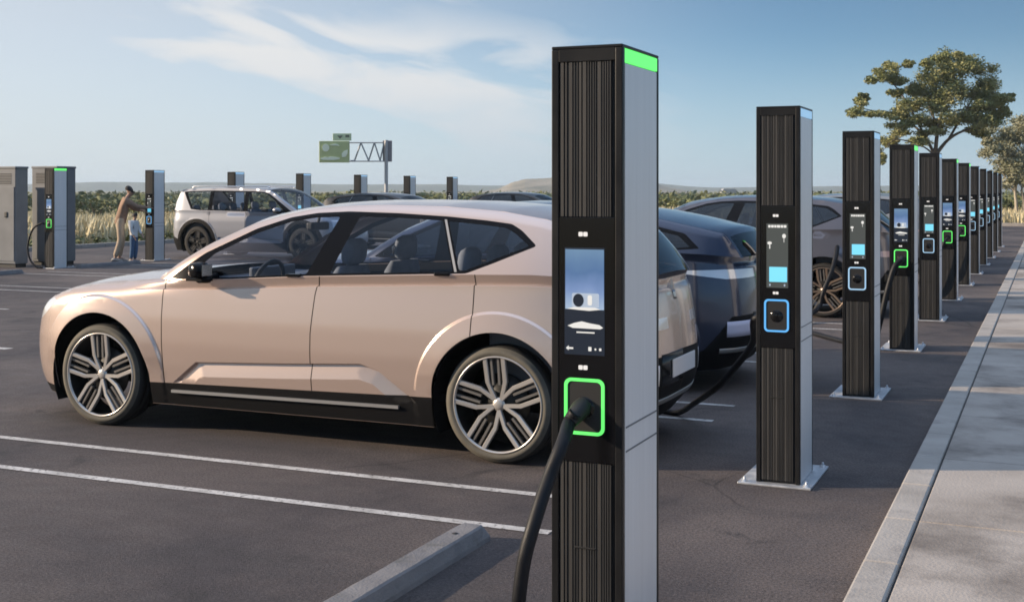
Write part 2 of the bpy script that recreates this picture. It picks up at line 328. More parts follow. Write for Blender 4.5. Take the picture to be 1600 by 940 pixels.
# pavement slabs with open joints over a dark bed
g = MB(); g.box(-0.70, 9.0, -12, 62.5, -0.05, 0.085); struct('pavement_bed', g, M_DARK)
g = MB(); rnd = random.Random(3)
y = -12.0
while y < 62:
    L1 = 1.52
    for x0, x1 in ((-0.578, 1.43), (1.437, 3.43), (3.437, 6.0), (6.007, 8.9)):
        g.box(x0, x1, y + 0.006, y + L1 - 0.006, 0.0, 0.100 + rnd.uniform(-0.001, 0.001), 0.006, seg=1)
    y += L1
struct('pavement', g, M_CONC)
g = MB(); y = -12.0
while y < 62.4:
    g.box(-0.74, -0.587, y + 0.002, y + 0.757, -0.04, 0.105 + rnd.uniform(-0.001, 0.0015), 0.012, seg=2); y += 0.76
struct('kerb', g, M_KERB)
g = MB()
y = -12.0
while y < 62.6: g.box(-26.15, -26.0, y, y + 0.995, -0.06, 0.11, 0.01, seg=1); y += 1.0
x = -26.1
while x < 5: g.box(x, x + 0.995, 62.65, 62.95, -0.06, 0.14, 0.01, seg=1); x += 1.0
struct('boundary_kerb', g, M_KERB)
# painted stall lines
g = MB()
def line(x0, x1, yc, w=0.072, z=0.004):
    n = 24; g.grid([[(x0 + (x1 - x0) * i / n, yc - w / 2, z) for i in range(n + 1)], [(x0 + (x1 - x0) * i / n, yc + w / 2, z) for i in range(n + 1)]])
for k in range(-3, 12):
    for off in (1.81, 2.49): line(-8.0, -2.27, 3.86 + 3.22 * k + off)
for k in range(-4, 8):
    for off in (1.81, 2.49): line(-19.2, -13.6, 20.42 + 3.24 * k + off)
g.grid([[(-10.9, 9.85, .004), (-10.2, 9.85, .004)], [(-10.9, 9.97, .004), (-10.2, 9.97, .004)]])
struct('road_markings', g, M_LINE)

# far hills: long ridges with depth
def ridge(name, m, d, px0, px1, prof, depth, seed, rough=1.0):
    rr = np.random.RandomState(seed); n = 150; ph = rr.rand(12) * 6.28
    b = MB(); P = []
    for j in range(9):
        v = j / 8; row = []
        for i in range(n + 1):
            px = px0 + (px1 - px0) * i / n; h = np.interp(px, [p[0] for p in prof], [p[1] for p in prof]) * d / FP
            wob = sum(math.sin(px * 0.013 * (k + 1) + ph[k]) / (k + 1) for k in range(12)) * 0.5 * rough * d / FP
            wob += rough * 0.5 * d / FP * rr.rand()
            c = math.sin(math.pi * min(v / 0.55, 1) / 2) if v <= 0.55 else math.cos((v - 0.55) / 0.45 * math.pi / 2)
            dd = d + (v - 0.55) * depth; X, Y = ground(px, dd)
            row.append((X, Y, -1.5 + (3.2 + h + wob) * c + 0.25 * wob * math.sin(9 * v + i * 0.3)))
        P.append(row)
    b.grid(P); return struct(name, b, m)
ridge('distant_hills', M_HILL, 1900, -900, 2700, [(-900, 9), (0, 9), (90, 10), (150, 13), (230, 12), (320, 11), (430, 10), (560, 9), (640, 9), (700, 9), (790, 6), (900, 12), (1000, 15), (1045, 9), (1100, 4), (1300, 5), (1500, 8), (2700, 9)], 420, 3)
ridge('rocky_hill', M_ROCK, 900, 740, 1085, [(740, -4), (780, 2), (800, 12), (820, 17), (850, 18), (960, 20), (1010, 12), (1050, 3), (1085, -4)], 160, 5, 1.3)
# haze: one closed box of thin air over the valley
hz = MB(); hz.box(-2700, 2700, -400, 2750, -3.0, 24.0); hazeo = obj('haze', hz, []); hazeo['kind'] = 'stuff'
hm = bpy.data.materials.new('haze_air'); hm.use_nodes = True; nt = hm.node_tree; nt.nodes.clear()
ho = nt.nodes.new('ShaderNodeOutputMaterial'); pv = nt.nodes.new('ShaderNodeVolumePrincipled')
pv.inputs['Color'].default_value = (0.72, 0.86, 1.0, 1); pv.inputs['Density'].default_value = 0.00034; pv.inputs['Anisotropy'].default_value = 0.15
nt.links.new(pv.outputs[0], ho.inputs['Volume']); hazeo.data.materials.append(hm)

# wheel stops
def stop_mesh(L, seed):
    b = MB(); prof = [(-0.085, 0.0), (0.085, 0.0), (0.082, 0.03), (0.062, 0.105), (0.05, 0.115), (-0.05, 0.115), (-0.062, 0.105), (-0.082, 0.03)]; prof = [(x, z * 0.68) for x, z in prof]
    rr = random.Random(seed); n = 26; P = []
    for i in range(n + 1):
        y = L * i / n; e = min(i, n - i); k = 0.86 if e == 0 else 1
        P.append([(x * (k if z > 0.034 else 1) + rr.uniform(-.0012, .0012), y + (0.02 if e == 0 and z > .034 else 0) * (1 if i == 0 else -1), z * (0.97 if e == 0 else 1) + (rr.uniform(-.0012, .0012) if z > 0.02 else 0)) for x, z in prof + prof[:1]])
    b.grid(P, smooth=False); b.add(P[0][:-1], [tuple(range(8))]); b.add(P[-1][:-1], [tuple(range(7, -1, -1))]); return b
def wheel_stop(x, y, L, label, seed):
    o = obj('wheel_stop', stop_mesh(L, seed), M_STOP, None, (x, y, 0.0), recalc=True); tag(o, label, 'wheel stop', 'concrete wheel stops in the parking stalls')
    for yy in (0.22, L - 0.22):
        b = MB(); b.lathe([(0.0, 0.0795), (0.014, 0.0795), (0.016, 0.076)], 14, axis='z'); obj('anchor_bolt', b, M_DARK, o, (0, yy, 0.0015))
    return o
wheel_stop(-2.575, 3.35, 2.09, 'grey concrete wheel stop on the asphalt in the empty foreground stall', 1)
wheel_stop(-19.35, 20.75, 1.9, 'far wheel stop in front of the standing people, right of the cabinets', 2)
wheel_stop(-19.35, 17.2, 1.9, 'far wheel stop at the left edge below the grey cabinets', 3)

# ================================================================== CHARGING POSTS
W2, D2 = 0.126, 0.205
def rrect(x0, x1, z0, z1, r, n=6):
    out = []
    for cx, cz, a0 in ((x1 - r, z0 + r, -90), (x1 - r, z1 - r, 0), (x0 + r, z1 - r, 90), (x0 + r, z0 + r, 180)):
        for k in range(n + 1): a = R(a0 + 90 * k / n); out.append((cx + r * math.cos(a), cz + r * math.sin(a)))
    return out
def ring(b, x0, x1, z0, z1, r, t, y0, y1):
    o = rrect(x0, x1, z0, z1, r); i = rrect(x0 + t, x1 - t, z0 + t, z1 - t, r - t * 0.7); n = len(o)
    vs = [(x, y0, z) for x, z in o] + [(x, y0, z) for x, z in i] + [(x, y1, z) for x, z in o] + [(x, y1, z) for x, z in i]; fs = []
    for k in range(n):
        q = (k + 1) % n
        fs += [(k, q, n + q, n + k), (k, 2 * n + k, 2 * n + q, q), (n + k, n + q, 3 * n + q, 3 * n + k)]
    b.add(vs, fs)
def ribbed(z0, z1, seed):
    rr = random.Random(seed); b = MB(); x = -0.097; pts = []
    while x < 0.088:
        w = rr.choice([0.005, 0.006, 0.008, 0.011, 0.015]); gap = rr.choice([0.0025, 0.003, 0.0045]); h = rr.choice([0.004, 0.005, 0.006])
        pts += [(x, 0.0), (x + 0.0015, -h), (x + w - 0.0015, -h), (x + w, 0.0)]; x += w + gap
    pts = [(p[0], p[1] - D2 + 0.010) for p in pts]
    b.grid([[(px, py, z0) for px, py in pts], [(px, py, z1) for px, py in pts]], smooth=False, flip=True)
    return b
def make_charger(label, charging, light, light_b=None, flip_strip=True):
    root = thing('charging_post', label, 'charging post')
    b = MB(); b.box(-W2 + .009, W2 - .009, -D2 + .012, D2 - .004, 0.014, 2.165, 0.003); obj('core_cabinet', b, M_BLK, root)
    for s in (-1, 1):
        b = MB(); b.box(*(sorted((s * (W2 - .008), s * W2))), -D2 + .030, D2 - .024, 0.016, 2.121, 0.0025)
        p = obj('side_panel', b, M_ALU, root)
        for zz in (0.912, 0.832):  # two thin grey lines across each side panel
            b2 = MB(); b2.box(*(sorted((s * (W2 - .002), s * (W2 + .0012)))), -D2 + .034, D2 - .028, zz - 0.003, zz + 0.003); obj('panel_line', b2, M_GREY, p)
        b = MB(); b.box(*(sorted((s * (W2 - .010), s * W2))), -D2 + .024, D2 - .018, 2.124, 2.171, 0.002); obj('light_strip', b, light, root)
        b = MB(); b.box(*(sorted((s * (W2 - .026), s * W2))), -D2, -D2 + .026, 0.014, 2.172, 0.003); obj('front_post', b, M_BLK, root)
        b = MB(); b.box(*(sorted((s * (W2 - .026), s * (W2 + .0005)))), D2 - .020, D2, 0.014, 2.172, 0.003); obj('rear_post', b, M_BLK, root)
    b = MB(); b.box(-W2, W2, -D2, D2, 2.1725, 2.183, 0.003); b.box(-W2 + .026, W2 - .026, -D2 + .001, -D2 + .022, 2.130, 2.1723, 0.001); obj('top_cap', b, M_BLK, root)
    obj('ribbed_panel', ribbed(1.612, 2.129, 5), M_RIB, root)
    lowp = obj('ribbed_panel', ribbed(0.030, 0.790, 5), M_RIB, root)
    b = MB(); b.box(-0.045, 0.03, -D2 + .002, -D2 + .008, 0.503, 0.509, 0.001); obj('panel_slot', b, M_DARK, lowp)
    b = MB(); b.box(-0.099, 0.099, -D2 + .002, -D2 + .012, 0.792, 1.610, 0.002); pan = obj('display_panel', b, M_GLOSS, root)
    y0 = -D2 + .002
    def flat(name, x0, x1, z0, z1, m, lift=0.0012, par=pan, bev=0.0):
        bb = MB(); bb.prism(rrect(x0, x1, z0, z1, bev, 3) if bev else [(x0, z0), (x1, z0), (x1, z1), (x0, z1)], y0 - lift, y0 + 0.0006); return obj(name, bb, m, par, recalc=True)
    # blurred two-letter badge above the screen, and another above the socket
    for zc in (1.553, 1.108):
        bb = MB()
        for xo in (-0.011, 0.006): bb.prism(rrect(-.021 + xo + .003, -.003 + xo, zc - .0075, zc + .0075, .003, 3), y0 - .0012, y0 + .0006)
        obj('badge', bb, M_WHITEMARK, pan, recalc=True)
    if charging:
        scr = flat('screen', -0.079, 0.063, 1.150, 1.508, M_SCRBLACK, 0.0008, root)
        flat('sky_picture', -0.076, 0.061, 1.302, 1.502, M_SCRSKY, 0.0016, scr)
        bb = MB(); bb.prism(rrect(-.052, .044, 1.309, 1.356, .005, 3), y0 - .0022, y0); obj('car_picture', bb, M_SCRCAR, scr, recalc=True)
        bb = MB(); bb.prism([(-.029 + .019 * math.cos(a), 1.332 + .022 * math.sin(a)) for a in np.linspace(0, 6.283, 24, endpoint=False)], y0 - .0028, y0); obj('wheel_picture', bb, M_SCRBLACK, scr, recalc=True)
        bb = MB(); bb.prism(rrect(.004, .020, 1.316, 1.350, .006, 3), y0 - .0028, y0); bb.prism([(-.070, 1.303), (-.030, 1.300), (.010, 1.298), (.050, 1.303), (.030, 1.309), (-.045, 1.309)], y0 - .0028, y0); obj('light_patch', bb, M_SCRTEXT, scr, recalc=True)
        bb = MB(); bb.prism([(-.068, 1.246), (-.050, 1.239), (.048, 1.238), (.058, 1.243), (.045, 1.252), (.014, 1.256), (-.018, 1.262), (-.044, 1.256)], y0 - .0016, y0); bb.prism([(-.036, 1.223), (.028, 1.223), (.028, 1.2275), (-.036, 1.2275)], y0 - .0016, y0); obj('status_line', bb, M_SCRTEXT, scr, recalc=True)
        bb = MB(); bb.prism([(-.074, 1.171), (-.064, 1.163), (-.064, 1.168), (-.048, 1.168), (-.048, 1.174), (-.064, 1.174), (-.064, 1.180)], y0 - .0016, y0)
        obj('arrow_icon', bb, M_SCRTEXT, scr, recalc=True)
        for q in ((.006, .017, 1.164, 1.178), (.028, .034, 1.167, 1.174), (.044, .052, 1.166, 1.175)): bb = MB(); bb.prism(rrect(*q, .002, 2), y0 - .0016, y0); obj('button_icon', bb, M_SCRTEXT, scr, recalc=True)
    else:
        scr = flat('screen', -0.066, 0.058, 1.138, 1.508, M_SCRDARK, 0.0008, root)
        bb = MB()
        x = -.056
        for w in (.014, .016, .012, .020, .014, .016): bb.prism(rrect(x, x + w, 1.484, 1.499, .003, 2), y0 - .0016, y0); x += w + .0025
        obj('title_line', bb, M_SCRTEXT, scr, recalc=True)
        bb = MB(); bb.prism([(.035 + .011 * math.cos(a), 1.436 + .013 * math.sin(a)) for a in np.linspace(0, 6.283, 14, endpoint=False)], y0 - .0016, y0)
        bb.prism([(-.048 + .013 * math.cos(a), 1.395 + .009 * math.sin(a)) for a in np.linspace(0, 6.283, 14, endpoint=False)], y0 - .0016, y0); bb.prism(rrect(-.050, -.044, 1.362, 1.386, .002, 2), y0 - .0016, y0); bb.prism(rrect(.033, .036, 1.40, 1.425, .001, 2), y0 - .0016, y0)
        obj('screen_icon', bb, M_SCRTEXT, scr, recalc=True)
        flat('prompt_tile', -.050, .052, 1.172, 1.258, M_CYAN, 0.0016, scr, 0.003)
        for xo in (-.050, .034): bb = MB(); bb.prism(rrect(xo, xo + .008, 1.148, 1.160, .002, 2), y0 - .0016, y0); obj('button_icon', bb, M_SCRCAR, scr, recalc=True)
    bb = MB(); ring(bb, -0.079, 0.063, 0.884, 1.072, 0.024, 0.0105, y0 - .005, y0 + .001); obj('socket_light', bb, light_b or light, root)
    bb = MB(); bb.prism(rrect(-.067, .051, .896, 1.060, .016), y0 - .0012, y0 + .0004); soc = obj('socket', bb, M_DARK, root, recalc=True)
    bb = MB(); bb.lathe([(.0, -.0035), (.034, -.0035), (.036, -.0005)], 26); obj('socket_cover', bb, M_GLOSS, soc, (-.008, y0 - .0005, .975), recalc=True)
    b = MB(); b.box(-0.225, 0.195, -D2 - .05, D2 + .165, 0.001, 0.014, 0.003); bp = obj('base_plate', b, M_STEEL, root)
    for bx in (-.19, .165):
        for by in (-D2 - .015, D2 + .125):
            bb = MB(); bb.lathe([(0, .042), (.007, .042), (.008, .026), (.0081, .0255), (.017, .025), (.017, .0145), (.024, .0143), (.024, .0135)], 8, axis='z'); obj('bolt', bb, M_STEEL, bp, (bx, by, 0))
    return root
CH_X = -1.555 + W2
near = []
ordn = ['nearest', 'second', 'third', 'fourth', 'fifth', 'sixth', 'seventh', 'eighth', 'ninth', 'tenth', 'eleventh', 'twelfth']
kinds = ['g', 'b', 'p', 'g', 'p', 'g', 'g', 'p', 'p', 'p', 'p', 'p']
desc = {0: 'largest black and grey charging post with green light and thick cable in its socket',
        1: 'blue lit charging post on a bolted steel plate, just behind the largest post',
        2: 'pale blue lit charging post with bright cyan tile, third from the front along the kerb',
        3: 'green lit charging post with a hanging cable, fourth from the front of the kerb row',
        4: 'pale blue lit charging post standing between two green lit ones along the kerb',
        5: 'green lit charging post in the kerb row, nearer of the two adjoining green ones',
        6: 'green lit charging post in the kerb row, farther of the two adjoining green ones',
        7: 'blue lit charging post, next beyond the last green lit one of the kerb row',
        8: 'dark charging post fourth from the far end of the kerb row',
        9: 'dark charging post third from the far end of the kerb row',
        10: 'dark charging post next to last at the far end of the kerb row',
        11: 'smallest charging post, very last at the far end of the kerb row by the trees'}
proto = {'g': make_charger('x', True, M_GREEN), 'b': make_charger('x', False, M_PALEBLUE, M_BLUE), 'p': make_charger('x', False, M_PALEBLUE, M_PALEBLUE)}
used = set()
def place_charger(kind, x, y, label, group):
    o = proto[kind] if kind not in used else copy_tree(proto[kind]); used.add(kind)
    o.location = (x, y, 0); tag(o, label, 'charging post', group); return o
for k in range(12):
    near.append(place_charger(kinds[k], CH_X + (.014 if k == 0 else -.003), 3.86 + 3.24 * k + D2, desc[k], 'charging posts along the kerb'))
fdesc = ['far charging post with green top and looped cable in front of the grey cabinets',
         'far charging post whose screen the person in brown is touching',
         'far charging post rising behind the roof of the white boxy car',
         'far charging post behind the windscreen of the white boxy car',
         'far charging post to the left of the billboard mast, below the sign',
         'far charging post just right of the billboard mast',
         'rightmost of the far charging posts, seen above the beige car roof']
fk = ['g', 'b', 'p', 'p', 'p', 'p', 'p']
far = [place_charger(fk[k], -20 + W2, 20.42 + 3.24 * k + D2, fdesc[k], 'charging posts in the far row') for k in range(7)]

# cables
def cable(label, pts, r, loc_grp='charging cables', plug=None):
    b = MB(); b.tube(spline(pts, 10), r, 12)
    o = obj('charging_cable', b, M_RUB); tag(o, label, 'cable', loc_grp)
    if plug:
        p0, p1 = Vector(plug[0]), Vector(plug[1]); b = MB(); t = (p1 - p0)
        b.tube([p0, p0 + t * .25, p0 + t * .55, p0 + t * .8, p1], [.030, .034, .030, .027, .024], 16); obj('plug', b, M_DARK, o)
    return o
# ================================================================== VEHICLES
def smooth_tab(pts, lo, hi, sig, n=600):
    z = np.linspace(lo, hi, n); v = np.interp(z, [p[0] for p in pts], [p[1] for p in pts]); k = max(1, int(sig / (hi - lo) * n))
    ker = np.exp(-0.5 * (np.arange(-3 * k, 3 * k + 1) / k) ** 2); ker /= ker.sum()
    return z, np.convolve(np.pad(v, 3 * k, mode='edge'), ker, 'valid')
def inpoly(px, pz, poly):
    c = np.zeros(len(px), bool); n = len(poly); j = n - 1
    for i in range(n):
        xi, zi = poly[i]; xj, zj = poly[j]
        if zi != zj:
            m = ((zi > pz) != (zj > pz)) & (px < (xj - xi) * (pz - zi) / (zj - zi) + xi); c ^= m
        j = i
    return c
def segdist(px, pz, poly, closed=False):
    d = np.full(len(px), 9.0); P = np.array(poly); Q = np.roll(P, -1, 0) if closed else P[1:]; P = P if closed else P[:-1]
    for a, b in zip(P, Q):
        ab = b - a; L = ab.dot(ab) + 1e-12; t = np.clip(((px - a[0]) * ab[0] + (pz - a[1]) * ab[1]) / L, 0, 1)
        d = np.minimum(d, np.hypot(px - a[0] - t * ab[0], pz - a[1] - t * ab[1]))
    return d
def resample(poly, step, closed=False):
    out = []; n = len(poly)
    for i in range(n if closed else n - 1):
        a, b = np.array(poly[i]), np.array(poly[(i + 1) % n]); k = max(1, int(np.hypot(*(b - a)) / step + 0.5))
        for j in range(k): out.append(tuple(a + (b - a) * j / k))
    if not closed: out.append(tuple(poly[-1]))
    return out
def round_poly(poly, r, n=4):
    """round the corners of a closed polygon"""
    out = []; m = len(poly)
    for i in range(m):
        a, b, c = (np.array(poly[(i + k - 1) % m], float) for k in range(3)); u, v = a - b, c - b; lu, lv = np.hypot(*u), np.hypot(*v)
        k = min(r, lu * .45, lv * .45); p, q = b + u / lu * k, b + v / lv * k
        for t in np.linspace(0, 1, n + 1): out.append(tuple((1 - t) ** 2 * p + 2 * t * (1 - t) * b + t * t * q))
    return out
def inset_poly(poly, d):
    P = np.array(poly); n = len(P); A = np.roll(P, 1, 0); B = np.roll(P, -1, 0)
    area = 0.5 * np.sum(P[:, 0] * B[:, 1] - B[:, 0] * P[:, 1]); s = 1 if area > 0 else -1
    out = []
    for a, p, b in zip(A, P, B):
        e1 = (p - a) / (np.hypot(*(p - a)) + 1e-9); e2 = (b - p) / (np.hypot(*(b - p)) + 1e-9)
        n1 = np.array([-e1[1], e1[0]]) * s; n2 = np.array([-e2[1], e2[0]]) * s; m = n1 + n2; m /= (np.hypot(*m) + 1e-9); k = d / max(0.4, m.dot(n1)); out.append(tuple(p + m * k))
    return out
def cdt_sheet(domain, lines, step, voids):
    """triangulate a 2-D domain so that every given line is kept as an edge; lines: [(points, closed)]"""
    V, E = [], []
    def addl(p, closed):
        o = len(V); V.extend(p); n = len(p); E.extend((o + i, o + (i + 1) % n) for i in range(n if closed else n - 1))
    addl(domain, True)
    for p, c in lines: addl(p, c)
    cs = np.array(V); x0, z0 = cs.min(0); x1, z1 = cs.max(0)
    gx, gz = np.meshgrid(np.arange(x0 + step / 2, x1, step), np.arange(z0 + step / 2, z1, step * 0.9)); gx[1::2] += step / 2
    gx, gz = gx.ravel(), gz.ravel(); keep = inpoly(gx, gz, domain)
    dd = segdist(gx, gz, domain, True)
    for p, c in lines: dd = np.minimum(dd, segdist(gx, gz, p, c))
    keep &= dd > step * 0.4
    V = V + list(zip(gx[keep], gz[keep]))
    ov, oe, of, *_ = delaunay_2d_cdt([Vector(p) for p in V], E, [], 0, 1e-5)
    ov = np.array([v[:] for v in ov]); of = np.array([f for f in of if len(f) == 3])
    c = ov[of].mean(1); ok = inpoly(c[:, 0], c[:, 1], domain)
    for vd in voids: ok &= ~inpoly(c[:, 0], c[:, 1], vd)
    of = of[ok]; c = c[ok]
    a = ov[of]; s = (a[:, 1, 0] - a[:, 0, 0]) * (a[:, 2, 1] - a[:, 0, 1]) - (a[:, 2, 0] - a[:, 0, 0]) * (a[:, 1, 1] - a[:, 0, 1])
    of[s < 0] = of[s < 0][:, ::-1]
    return ov, of, c
class Sheet:
    """vertex/normal buffers, for exact shading normals"""
    def __init__(s): s.v = []; s.n = []; s.f = []; s.mi = []
    def add(s, v, n, f, mi=0):
        o = sum(len(a) for a in s.v); used = np.unique(f); mp = np.full(len(v), -1); mp[used] = np.arange(len(used))
        s.v.append(np.asarray(v)[used]); s.n.append(np.asarray(n)[used]); s.f.append(mp[f] + o); s.mi += [mi] * len(f)
    def obj(s, name, mats, parent):
        V = np.concatenate(s.v); Nn = np.concatenate(s.n); F = [tuple(int(i) for i in f) for a in s.f for f in a]
        me = bpy.data.meshes.new(name); me.from_pydata([tuple(map(float, p)) for p in V], [], F)
        for m in (mats if isinstance(mats, (list, tuple)) else [mats]): me.materials.append(m)
        me.polygons.foreach_set('use_smooth', [True] * len(F)); me.polygons.foreach_set('material_index', s.mi); me.update()
        me.normals_split_custom_set_from_vertices([tuple(map(float, p)) for p in Nn])
        o = bpy.data.objects.new(name, me); COL.objects.link(o); o.parent = parent; return o
def flipy(v, n, f): return v * [1, -1, 1], n * [1, -1, 1], f[:, ::-1]
def gridsheet(P):
    """P: rows x cols x 3 -> verts, smooth normals, tris (quads split)"""
    P = np.asarray(P, float); h, w = P.shape[:2]
    du = np.gradient(P, axis=0); dv = np.gradient(P, axis=1); n = np.cross(du, dv); l = np.linalg.norm(n, axis=2, keepdims=True); n = n / np.maximum(l, 1e-9)
    i, j = np.meshgrid(np.arange(h - 1), np.arange(w - 1), indexing='ij'); a = (i * w + j).ravel()
    f = np.concatenate([np.stack([a, a + w, a + w + 1], 1), np.stack([a, a + w + 1, a + 1], 1)])
    return P.reshape(-1, 3), n.reshape(-1, 3), f, i.ravel(), j.ravel()

M_GLASS = glass_mat('window_glass', (0.88, 0.91, 0.96), 0.035)
M_GLASS_D = glass_mat('tinted_glass', (0.20, 0.23, 0.28), 0.05)
M_TRIM = mat('gloss_black_trim', (0.006, 0.006, 0.007), 0.16, 0, 0.18)
M_CLAD = mat('matt_black_cladding', (0.007, 0.007, 0.008), 0.6, 0, 0.1)
M_INNER = mat('dark_inner_shell', (0.006, 0.006, 0.006), 0.9, 0, 0.1)
M_TYRE = noise_mat('tyre_rubber', [(0.016, 0.015, 0.0145), (0.028, 0.026, 0.025)], 9, (0.7, 0.9), 0.1, 120)
M_SIDEW = noise_mat('tyre_sidewall_dust', [(0.085, 0.078, 0.064), (0.14, 0.128, 0.105)], 9, (0.75, 0.9), 0.1, 120)
M_RIM = mat('silver_rim', (0.52, 0.49, 0.46), 0.32, 0.6)
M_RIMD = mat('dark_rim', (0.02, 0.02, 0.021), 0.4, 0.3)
M_RIMM = mat('mid_grey_rim', (0.17, 0.16, 0.15), 0.4, 0.4)  # own mid grey of the thin secondary spokes
M_RIMC = mat('copper_rim', (0.30, 0.23, 0.18), 0.35, 0.7)
M_CHROME = mat('satin_chrome', (0.62, 0.62, 0.62), 0.22, 1.0)
M_SEAT = noise_mat('seat_cloth', [(0.17, 0.185, 0.22), (0.24, 0.26, 0.30)], 12, (0.8, 0.95), 0.05, 200)
M_DASH = mat('dashboard_plastic', (0.12, 0.13, 0.15), 0.6)
M_PALE = mat('pale_interior', (0.32, 0.33, 0.35), 0.7)
M_LAMP = mat('clear_lamp', (0.72, 0.73, 0.76), 0.10, 0.3, 0.6, 0.6)
M_TAIL = mat('tail_lamp', (0.55, 0.38, 0.36), 0.15, 0.0, 0.6, 0.6)
M_TAILR = mat('red_lamp', (0.28, 0.015, 0.012), 0.15, 0, 0.6, 0.6)
M_PLATE = mat('number_plate', (0.72, 0.70, 0.71), 0.45)
M_PLATEL = mat('number_plate_lilac', (0.52, 0.52, 0.66), 0.45)
M_SILVERT = mat('silver_strip', (0.36, 0.355, 0.35), 0.35, 0.6)

CROSS = dict(
    hw=0.97, xf=-2.535, xa=-1.4, nf=3.2, xr=2.50, xb=1.45, nr=3.4, wb=1.575, rw=0.368, rimr=0.305, arch=0.455, flare=0.585, zc=0.366,
    side=[(.15, .075), (.22, .055), (.34, .030), (.48, .012), (.62, .0), (.80, .003), (.95, .016), (1.06, .030), (1.2, .034)],
    front=[(.15, .16), (.22, .09), (.30, .03), (.45, .0), (.60, .01), (.75, .045), (.88, .11), (1.0, .2)],
    rear=[(.15, .22), (.25, .13), (.34, .05), (.45, .005), (.58, .0), (.72, .012), (.85, .025), (1.0, .05), (1.15, .09)],
    top=[(-2.6, .86), (-2.42, .885), (-2.2, .925), (-2.05, .962), (-1.9, .993), (-1.6, 1.032), (-1.35, 1.052), (-1.12, 1.070), (-.9, 1.072), (-.43, 1.090), (.18, 1.125), (.75, 1.147), (1.355, 1.170), (1.8, 1.180), (2.15, 1.165), (2.4, 1.135), (2.62, 1.11)],
    rail=[(-1.12, 1.072), (-.95, 1.185), (-.72, 1.317), (-.39, 1.462), (-.18, 1.522), (.08, 1.572), (.34, 1.592), (.635, 1.601), (1.11, 1.593), (1.525, 1.563), (1.825, 1.516), (1.98, 1.476), (2.10, 1.430), (2.14, 1.390), (2.26, 1.265), (2.38, 1.128)],
    header=3, spoiler=12, lean=0.42, bows=[(-1.2, .10), (-.4, .085), (0.0, .045), (.6, .032), (1.8, .03), (2.1, .03), (2.2, .04), (2.4, .05)],
    dlo=[(-.965, 1.083), (-.70, 1.262), (-.32, 1.434), (-.06, 1.514), (.146, 1.545), (.40, 1.557), (.787, 1.548), (1.163, 1.529), (1.436, 1.507), (1.613, 1.487), (1.69, 1.447), (1.805, 1.353), (1.525, 1.240), (1.355, 1.176), (.18, 1.128), (-.43, 1.092), (-.87, 1.075)],
    panes=[('front_window', [(-.80, 1.090), (-.62, 1.258), (-.30, 1.405), (-.05, 1.483), (.15, 1.513), (.335, 1.520), (.175, 1.141), (-.43, 1.104)]),
           ('rear_window', [(.487, 1.523), (.787, 1.518), (1.12, 1.502), (1.262, 1.186), (.75, 1.164), (.355, 1.150)]),
           ('quarter_window', [(1.165, 1.498), (1.42, 1.478), (1.58, 1.460), (1.645, 1.43), (1.755, 1.353), (1.51, 1.258), (1.345, 1.194), (1.305, 1.192)])],
    divider=[(1.131, 1.510), (1.148, 1.509), (1.291, 1.184), (1.274, 1.182)],
    crease=[(-.975, .30), (-.71, .499), (.0, .530), (.60, .562), (.73, .529), (1.03, .32)],
    doors=[[(-1.0, 1.08), (-1.003, .8), (-.995, .30), (.222, .30), (.226, .75), (.252, 1.01), (.285, 1.14), (-.4, 1.10)],
           [(.285, 1.14), (.252, 1.01), (.226, .75), (.222, .30), (1.30, .30), (1.405, .50), (1.412, .9), (1.418, 1.178), (.8, 1.155)]],
    sill_top=[(-1.12, .345), (1.12, .385)], bumper_z=.27, crown=.055)
def boxy():
    s = dict(CROSS)
    s.update(hw=0.97, xf=-2.48, xa=-1.7, nf=3.6, xr=2.46, xb=1.75, nr=5, wb=1.55, rw=0.40, rimr=0.29, arch=0.50, flare=0.62, zc=0.40,
        side=[(.2, .06), (.35, .03), (.5, .01), (.7, 0), (.95, .006), (1.1, .03), (1.25, .05)],
        front=[(.2, .12), (.3, .03), (.5, 0), (.8, .02), (1.0, .08), (1.1, .15)], rear=[(.2, .15), (.35, .04), (.5, 0), (.9, .02), (1.2, .08)],
        top=[(-2.6, 1.02), (-2.2, 1.06), (-1.9, 1.09), (-1.4, 1.12), (-1.2, 1.13), (0, 1.165), (1.5, 1.19), (2.5, 1.20)],
        rail=[(-1.35, 1.128), (-1.1, 1.30), (-.85, 1.46), (-.62, 1.60), (-.42, 1.685), (-.1, 1.725), (.4, 1.745), (1.2, 1.748), (1.8, 1.738), (2.05, 1.722), (2.16, 1.705), (2.22, 1.66), (2.33, 1.45), (2.42, 1.205)],
        header=4, spoiler=10, lean=.30, bows=[(-1.4, .10), (-.6, .08), (-.1, .04), (2.2, .03), (2.45, .05)],
        dlo=[(-1.22, 1.15), (-.95, 1.34), (-.70, 1.50), (-.50, 1.61), (-.32, 1.655), (.0, 1.675), (1.2, 1.69), (1.85, 1.675), (2.08, 1.66), (1.76, 1.225), (1.5, 1.20), (0, 1.172)],
        panes=[('front_window', [(-1.02, 1.165), (-.68, 1.45), (-.46, 1.585), (-.30, 1.625), (.10, 1.645), (.05, 1.19)]),
               ('rear_window', [(.22, 1.648), (1.15, 1.66), (1.13, 1.215), (.17, 1.193)]), ('quarter_window', [(1.26, 1.66), (1.83, 1.648), (1.97, 1.635), (1.70, 1.245), (1.5, 1.228), (1.24, 1.218)])],
        divider=None, crease=[(-.9, .50), (.0, .52), (.9, .53)],
        doors=[[(-1.02, 1.13), (-1.02, .45), (.10, .45), (.10, 1.16)], [(.10, 1.16), (.10, .45), (.92, .45), (1.0, .72), (1.18, .9), (1.20, 1.185)]],
        sill_top=[(-1.1, .42), (1.1, .42)], bumper_z=.42, crown=.05, arch_trim=.09)
    return s
